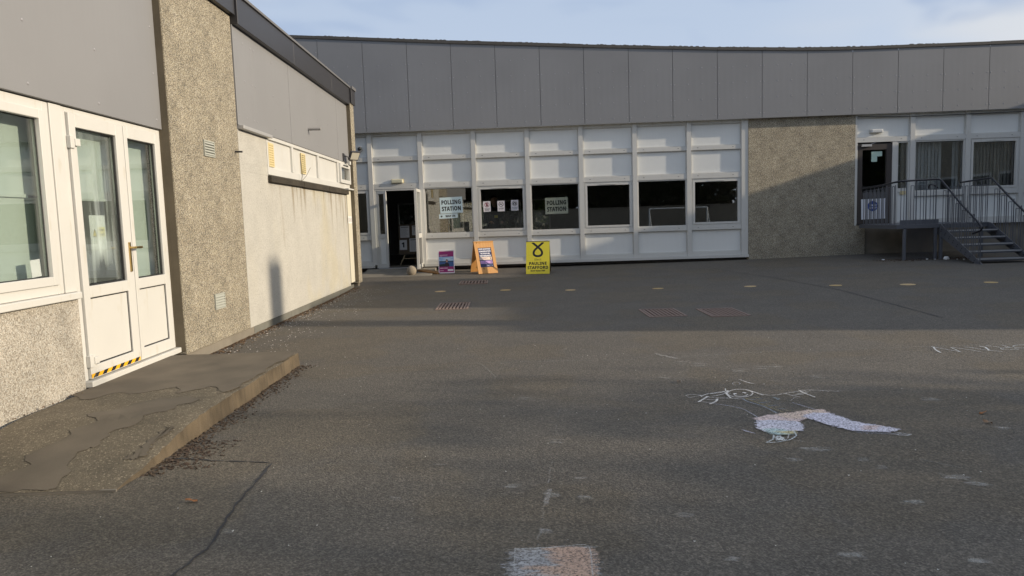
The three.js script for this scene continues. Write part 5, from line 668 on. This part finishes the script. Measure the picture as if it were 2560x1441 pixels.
// ================================================================ AROUND THE YARD (outside the picture, seen by shadow and reflection)
{ // the wing on the right that shades the yard
  const t = thing('shading_wing', 'flat roofed wing shading the yard, with raised block and flue', 'building', [18, 0, -11], 0, null, true);
  add(t, 'wall', bx(15, 22, -0.1, 4.3, -17.2, -5.83), M.dash); add(t, 'roof', rb(14.98, 22.1, 4.3, 4.53, -17.2, -5.8, 0.02), M.roofEdge);
  add(t, 'raised_block', bx(15.02, 20, 4.53, 5.55, -12.65, -8.3), M.clad); add(t, 'flue', rb(15.05, 15.55, 4.53, 6.48, -6.75, -6.28, 0.02), M.dash);
  for (let k = 0; k < 5; k++) { const w = add(t, 'window', [bx(14.96, 15.0, 1.0, 2.4, -16.2 + k * 2, -14.6 + k * 2)], M.upvc); add(w, 'pane', bx(14.94, 14.96, 1.08, 2.32, -16.1 + k * 2, -14.7 + k * 2), M.gasket); }
}
function foliage(n, cx, cy, cz, rx, ry, rz, leaf, seed, clumps = 26) {   // leaf faces gathered in clumps through an uneven crown
  const r = RNG(seed), P = [], N = [], U = [], cl = Array.from({ length: clumps }, () => { let x, y, z; do { x = 2 * r() - 1; y = 2 * r() - 1; z = 2 * r() - 1; } while (x * x + y * y + z * z > 1); return [cx + x * rx, cy + y * ry, cz + z * rz, 0.28 + 0.3 * r()]; });
  for (let k = 0; k < n; k++) {
    const c = cl[Math.floor(r() * clumps)], g = () => (r() + r() + r() - 1.5) * 1.1, p = [c[0] + g() * c[3] * rx, c[1] + g() * c[3] * ry, c[2] + g() * c[3] * rz], s = leaf * (0.6 + 0.8 * r()), a = new THREE.Vector3(r() - 0.5, r() - 0.5, r() - 0.5).normalize(), b = new THREE.Vector3(r() - 0.5, r() - 0.2, r() - 0.5).cross(a).normalize(), m = a.clone().cross(b);
    const q = [[-1, 0], [0, 0.5], [1, 0], [-1, 0], [1, 0], [0, -0.5]]; for (const [u, v] of q) { P.push(p[0] + (a.x * u + b.x * v) * s, p[1] + (a.y * u + b.y * v) * s, p[2] + (a.z * u + b.z * v) * s); N.push(m.x, m.y, m.z); U.push(u, v); }
  }
  const g = new THREE.BufferGeometry(); g.setAttribute('position', new THREE.Float32BufferAttribute(P, 3)); g.setAttribute('normal', new THREE.Float32BufferAttribute(N, 3)); g.setAttribute('uv', new THREE.Float32BufferAttribute(U, 2)); return g;
}
const leafGreen = [new THREE.MeshPhysicalMaterial({ color: new THREE.Color().setRGB(0.085, 0.13, 0.03), roughness: 0.9, transmission: 0.3, thickness: 0 }), new THREE.MeshPhysicalMaterial({ color: new THREE.Color().setRGB(0.04, 0.065, 0.02), roughness: 0.9, transmission: 0.3, thickness: 0 })], bark = std([0.09, 0.07, 0.05], { roughness: 1 });
function tree(name, label, x, z, h, rx, ry, n, leaf, mat, seed, group, low = 0) {
  const y = gh(x, z), t = thing(name, label, 'tree', [x, y, z], 0, group); add(t, 'trunk', uvm(new THREE.CylinderGeometry(0.06, 0.13, h - ry * 0.6, 8).translate(0, (h - ry * 0.6) / 2, 0)), bark);
  const r = RNG(seed); for (let k = 0; k < 5; k++) { const a = k * 1.3 + r(); add(t, 'limb', tube([[0, h - ry * 1.7 + 0.2 * k, 0], [rx * 0.3 * Math.cos(a), h - ry * 1.2 + 0.1 * k, rx * 0.3 * Math.sin(a)], [rx * 0.6 * Math.cos(a), h - ry * 0.7, rx * 0.6 * Math.sin(a)]], 0.03, 8, 5), bark); }
  add(t, 'crown', foliage(n, 0, h - ry - low, 0, rx, ry, rx, leaf, seed, 34), leafGreen[mat]);
}
[['leafy tree, the one closest to the flue of the shaded wing', 16.2, -1.4, 4.7], ['leafy tree, second along the yard edge from the flue', 16.6, 1.2, 5.8], ['leafy tree, third along the yard edge from the flue', 16.3, 3.6, 6.0], ['leafy tree, fourth along the yard edge from the flue', 16.8, 6.0, 6.1], ['leafy tree, last along the yard edge from the flue', 16.5, 8.4, 6.0]].forEach(([lab, x, z, h], k) => tree('yard_tree', lab, x, z, h, 1.5, 2.2, 4600, 0.13, 0, 200 + k, 'trees along the yard edge'));
// behind the camera, mirrored in the hall windows
[-22, -14, -7, 0, 7, 14, 22].forEach((x, k) => tree('boundary_tree', `tall dark tree beyond the block wall, ${['first', 'second', 'third', 'fourth', 'fifth', 'sixth', 'seventh'][k]} counted from the left wing side`, x, 29 + 2 * h2(k, 1), 7 + 1.5 * h2(k, 2), 4.2, 3.6, 3600, 0.42, 1, 300 + k, 'trees beyond the block wall', 0));
{ const t = thing('block_wall', 'long grey block wall at the far end of the playground', 'wall', [0, 0, 25]); add(t, 'wall', bx(-34, 34, -0.1, 2.05, -0.12, 0.12), M.concrete); add(t, 'coping', rb(-34, 34, 2.052, 2.13, -0.17, 0.17, 0.02), M.concrete); }
{ // the goal: where the glass mirrors it
  const n = new THREE.Vector3(-WK, 0, 1).normalize(), mir = (x, y, w) => { const d = new THREE.Vector3(...hallPoint(x, y, w)).sub(new THREE.Vector3(0, EYE, 0)), V = new THREE.Vector3(0, EYE, 0).addScaledVector(d, 3.15), k = V.clone().sub(new THREE.Vector3(0, 0, -18)).dot(n); return V.addScaledVector(n, -2 * k); };
  const a = mir(3.56, 1.55, 0), b = mir(5.0, 1.55, 0), c = a.clone().add(b).multiplyScalar(0.5), L = a.distanceTo(b) / 2, turn = Math.atan2(-(b.z - a.z), b.x - a.x), t = thing('football_goal', 'white painted steel football goal standing on the playground', 'goal', [c.x, 0, c.z], turn), wm = std([0.75, 0.77, 0.76], { roughness: 0.4 }), h = c.y;
  for (const s of [-1, 1]) { add(t, 'upright', bar([s * L, 0, 0], [s * L, h, 0], 0.055, 10), wm); add(t, 'back_stay', bar([s * L, h, 0], [s * L, 0, -1.2], 0.03, 8), wm); } add(t, 'crossbar', bar([-L, h, 0], [L, h, 0], 0.055, 10), wm); add(t, 'ground_bar', bar([-L, 0.03, -1.2], [L, 0.03, -1.2], 0.03, 8), wm);
}
// beyond the hall's rear windows
[-7, -3.5, 0, 3.5].forEach((x, k) => tree('rear_tree', `dense dark tree behind the paling fence, ${['first', 'second', 'third', 'fourth'][k]} counted from the entrance side`, x, -34, 5.6, 2.6, 2.7, 5000, 0.24, 1, 500 + k, 'trees behind the paling fence'));
[['bright leafy bush outside the rear window nearest the entrance', -3.9, -28.3, 4.2], ['bright leafy bush outside the middle rear window', -1.9, -28.8, 4.6], ['bright leafy bush outside the rear window behind the notices', 0.2, -28.2, 4.0]].forEach(([lab, x, z, h], k) => tree('garden_bush', lab, x, z, h, 1.7, 1.7, 6000, 0.10, 0, 400 + k, 'bushes behind the hall'));
{ const t = thing('paling_fence', 'pale timber paling fence behind the hall', 'fence', [-1.8, 0, -30.5]); const pm = std([0.22, 0.21, 0.18], { roughness: 0.9 }); for (let k = 0; k < 44; k++) add(t, 'pale', bx(-3.4 + k * 0.155, -3.3 + k * 0.155, 0, 1.7, -0.012, 0.012), pm); for (const y of [0.4, 1.4]) add(t, 'rail', bx(-3.45, 3.45, y, y + 0.07, -0.06, -0.013), pm); }
renderer.render(scene, camera);
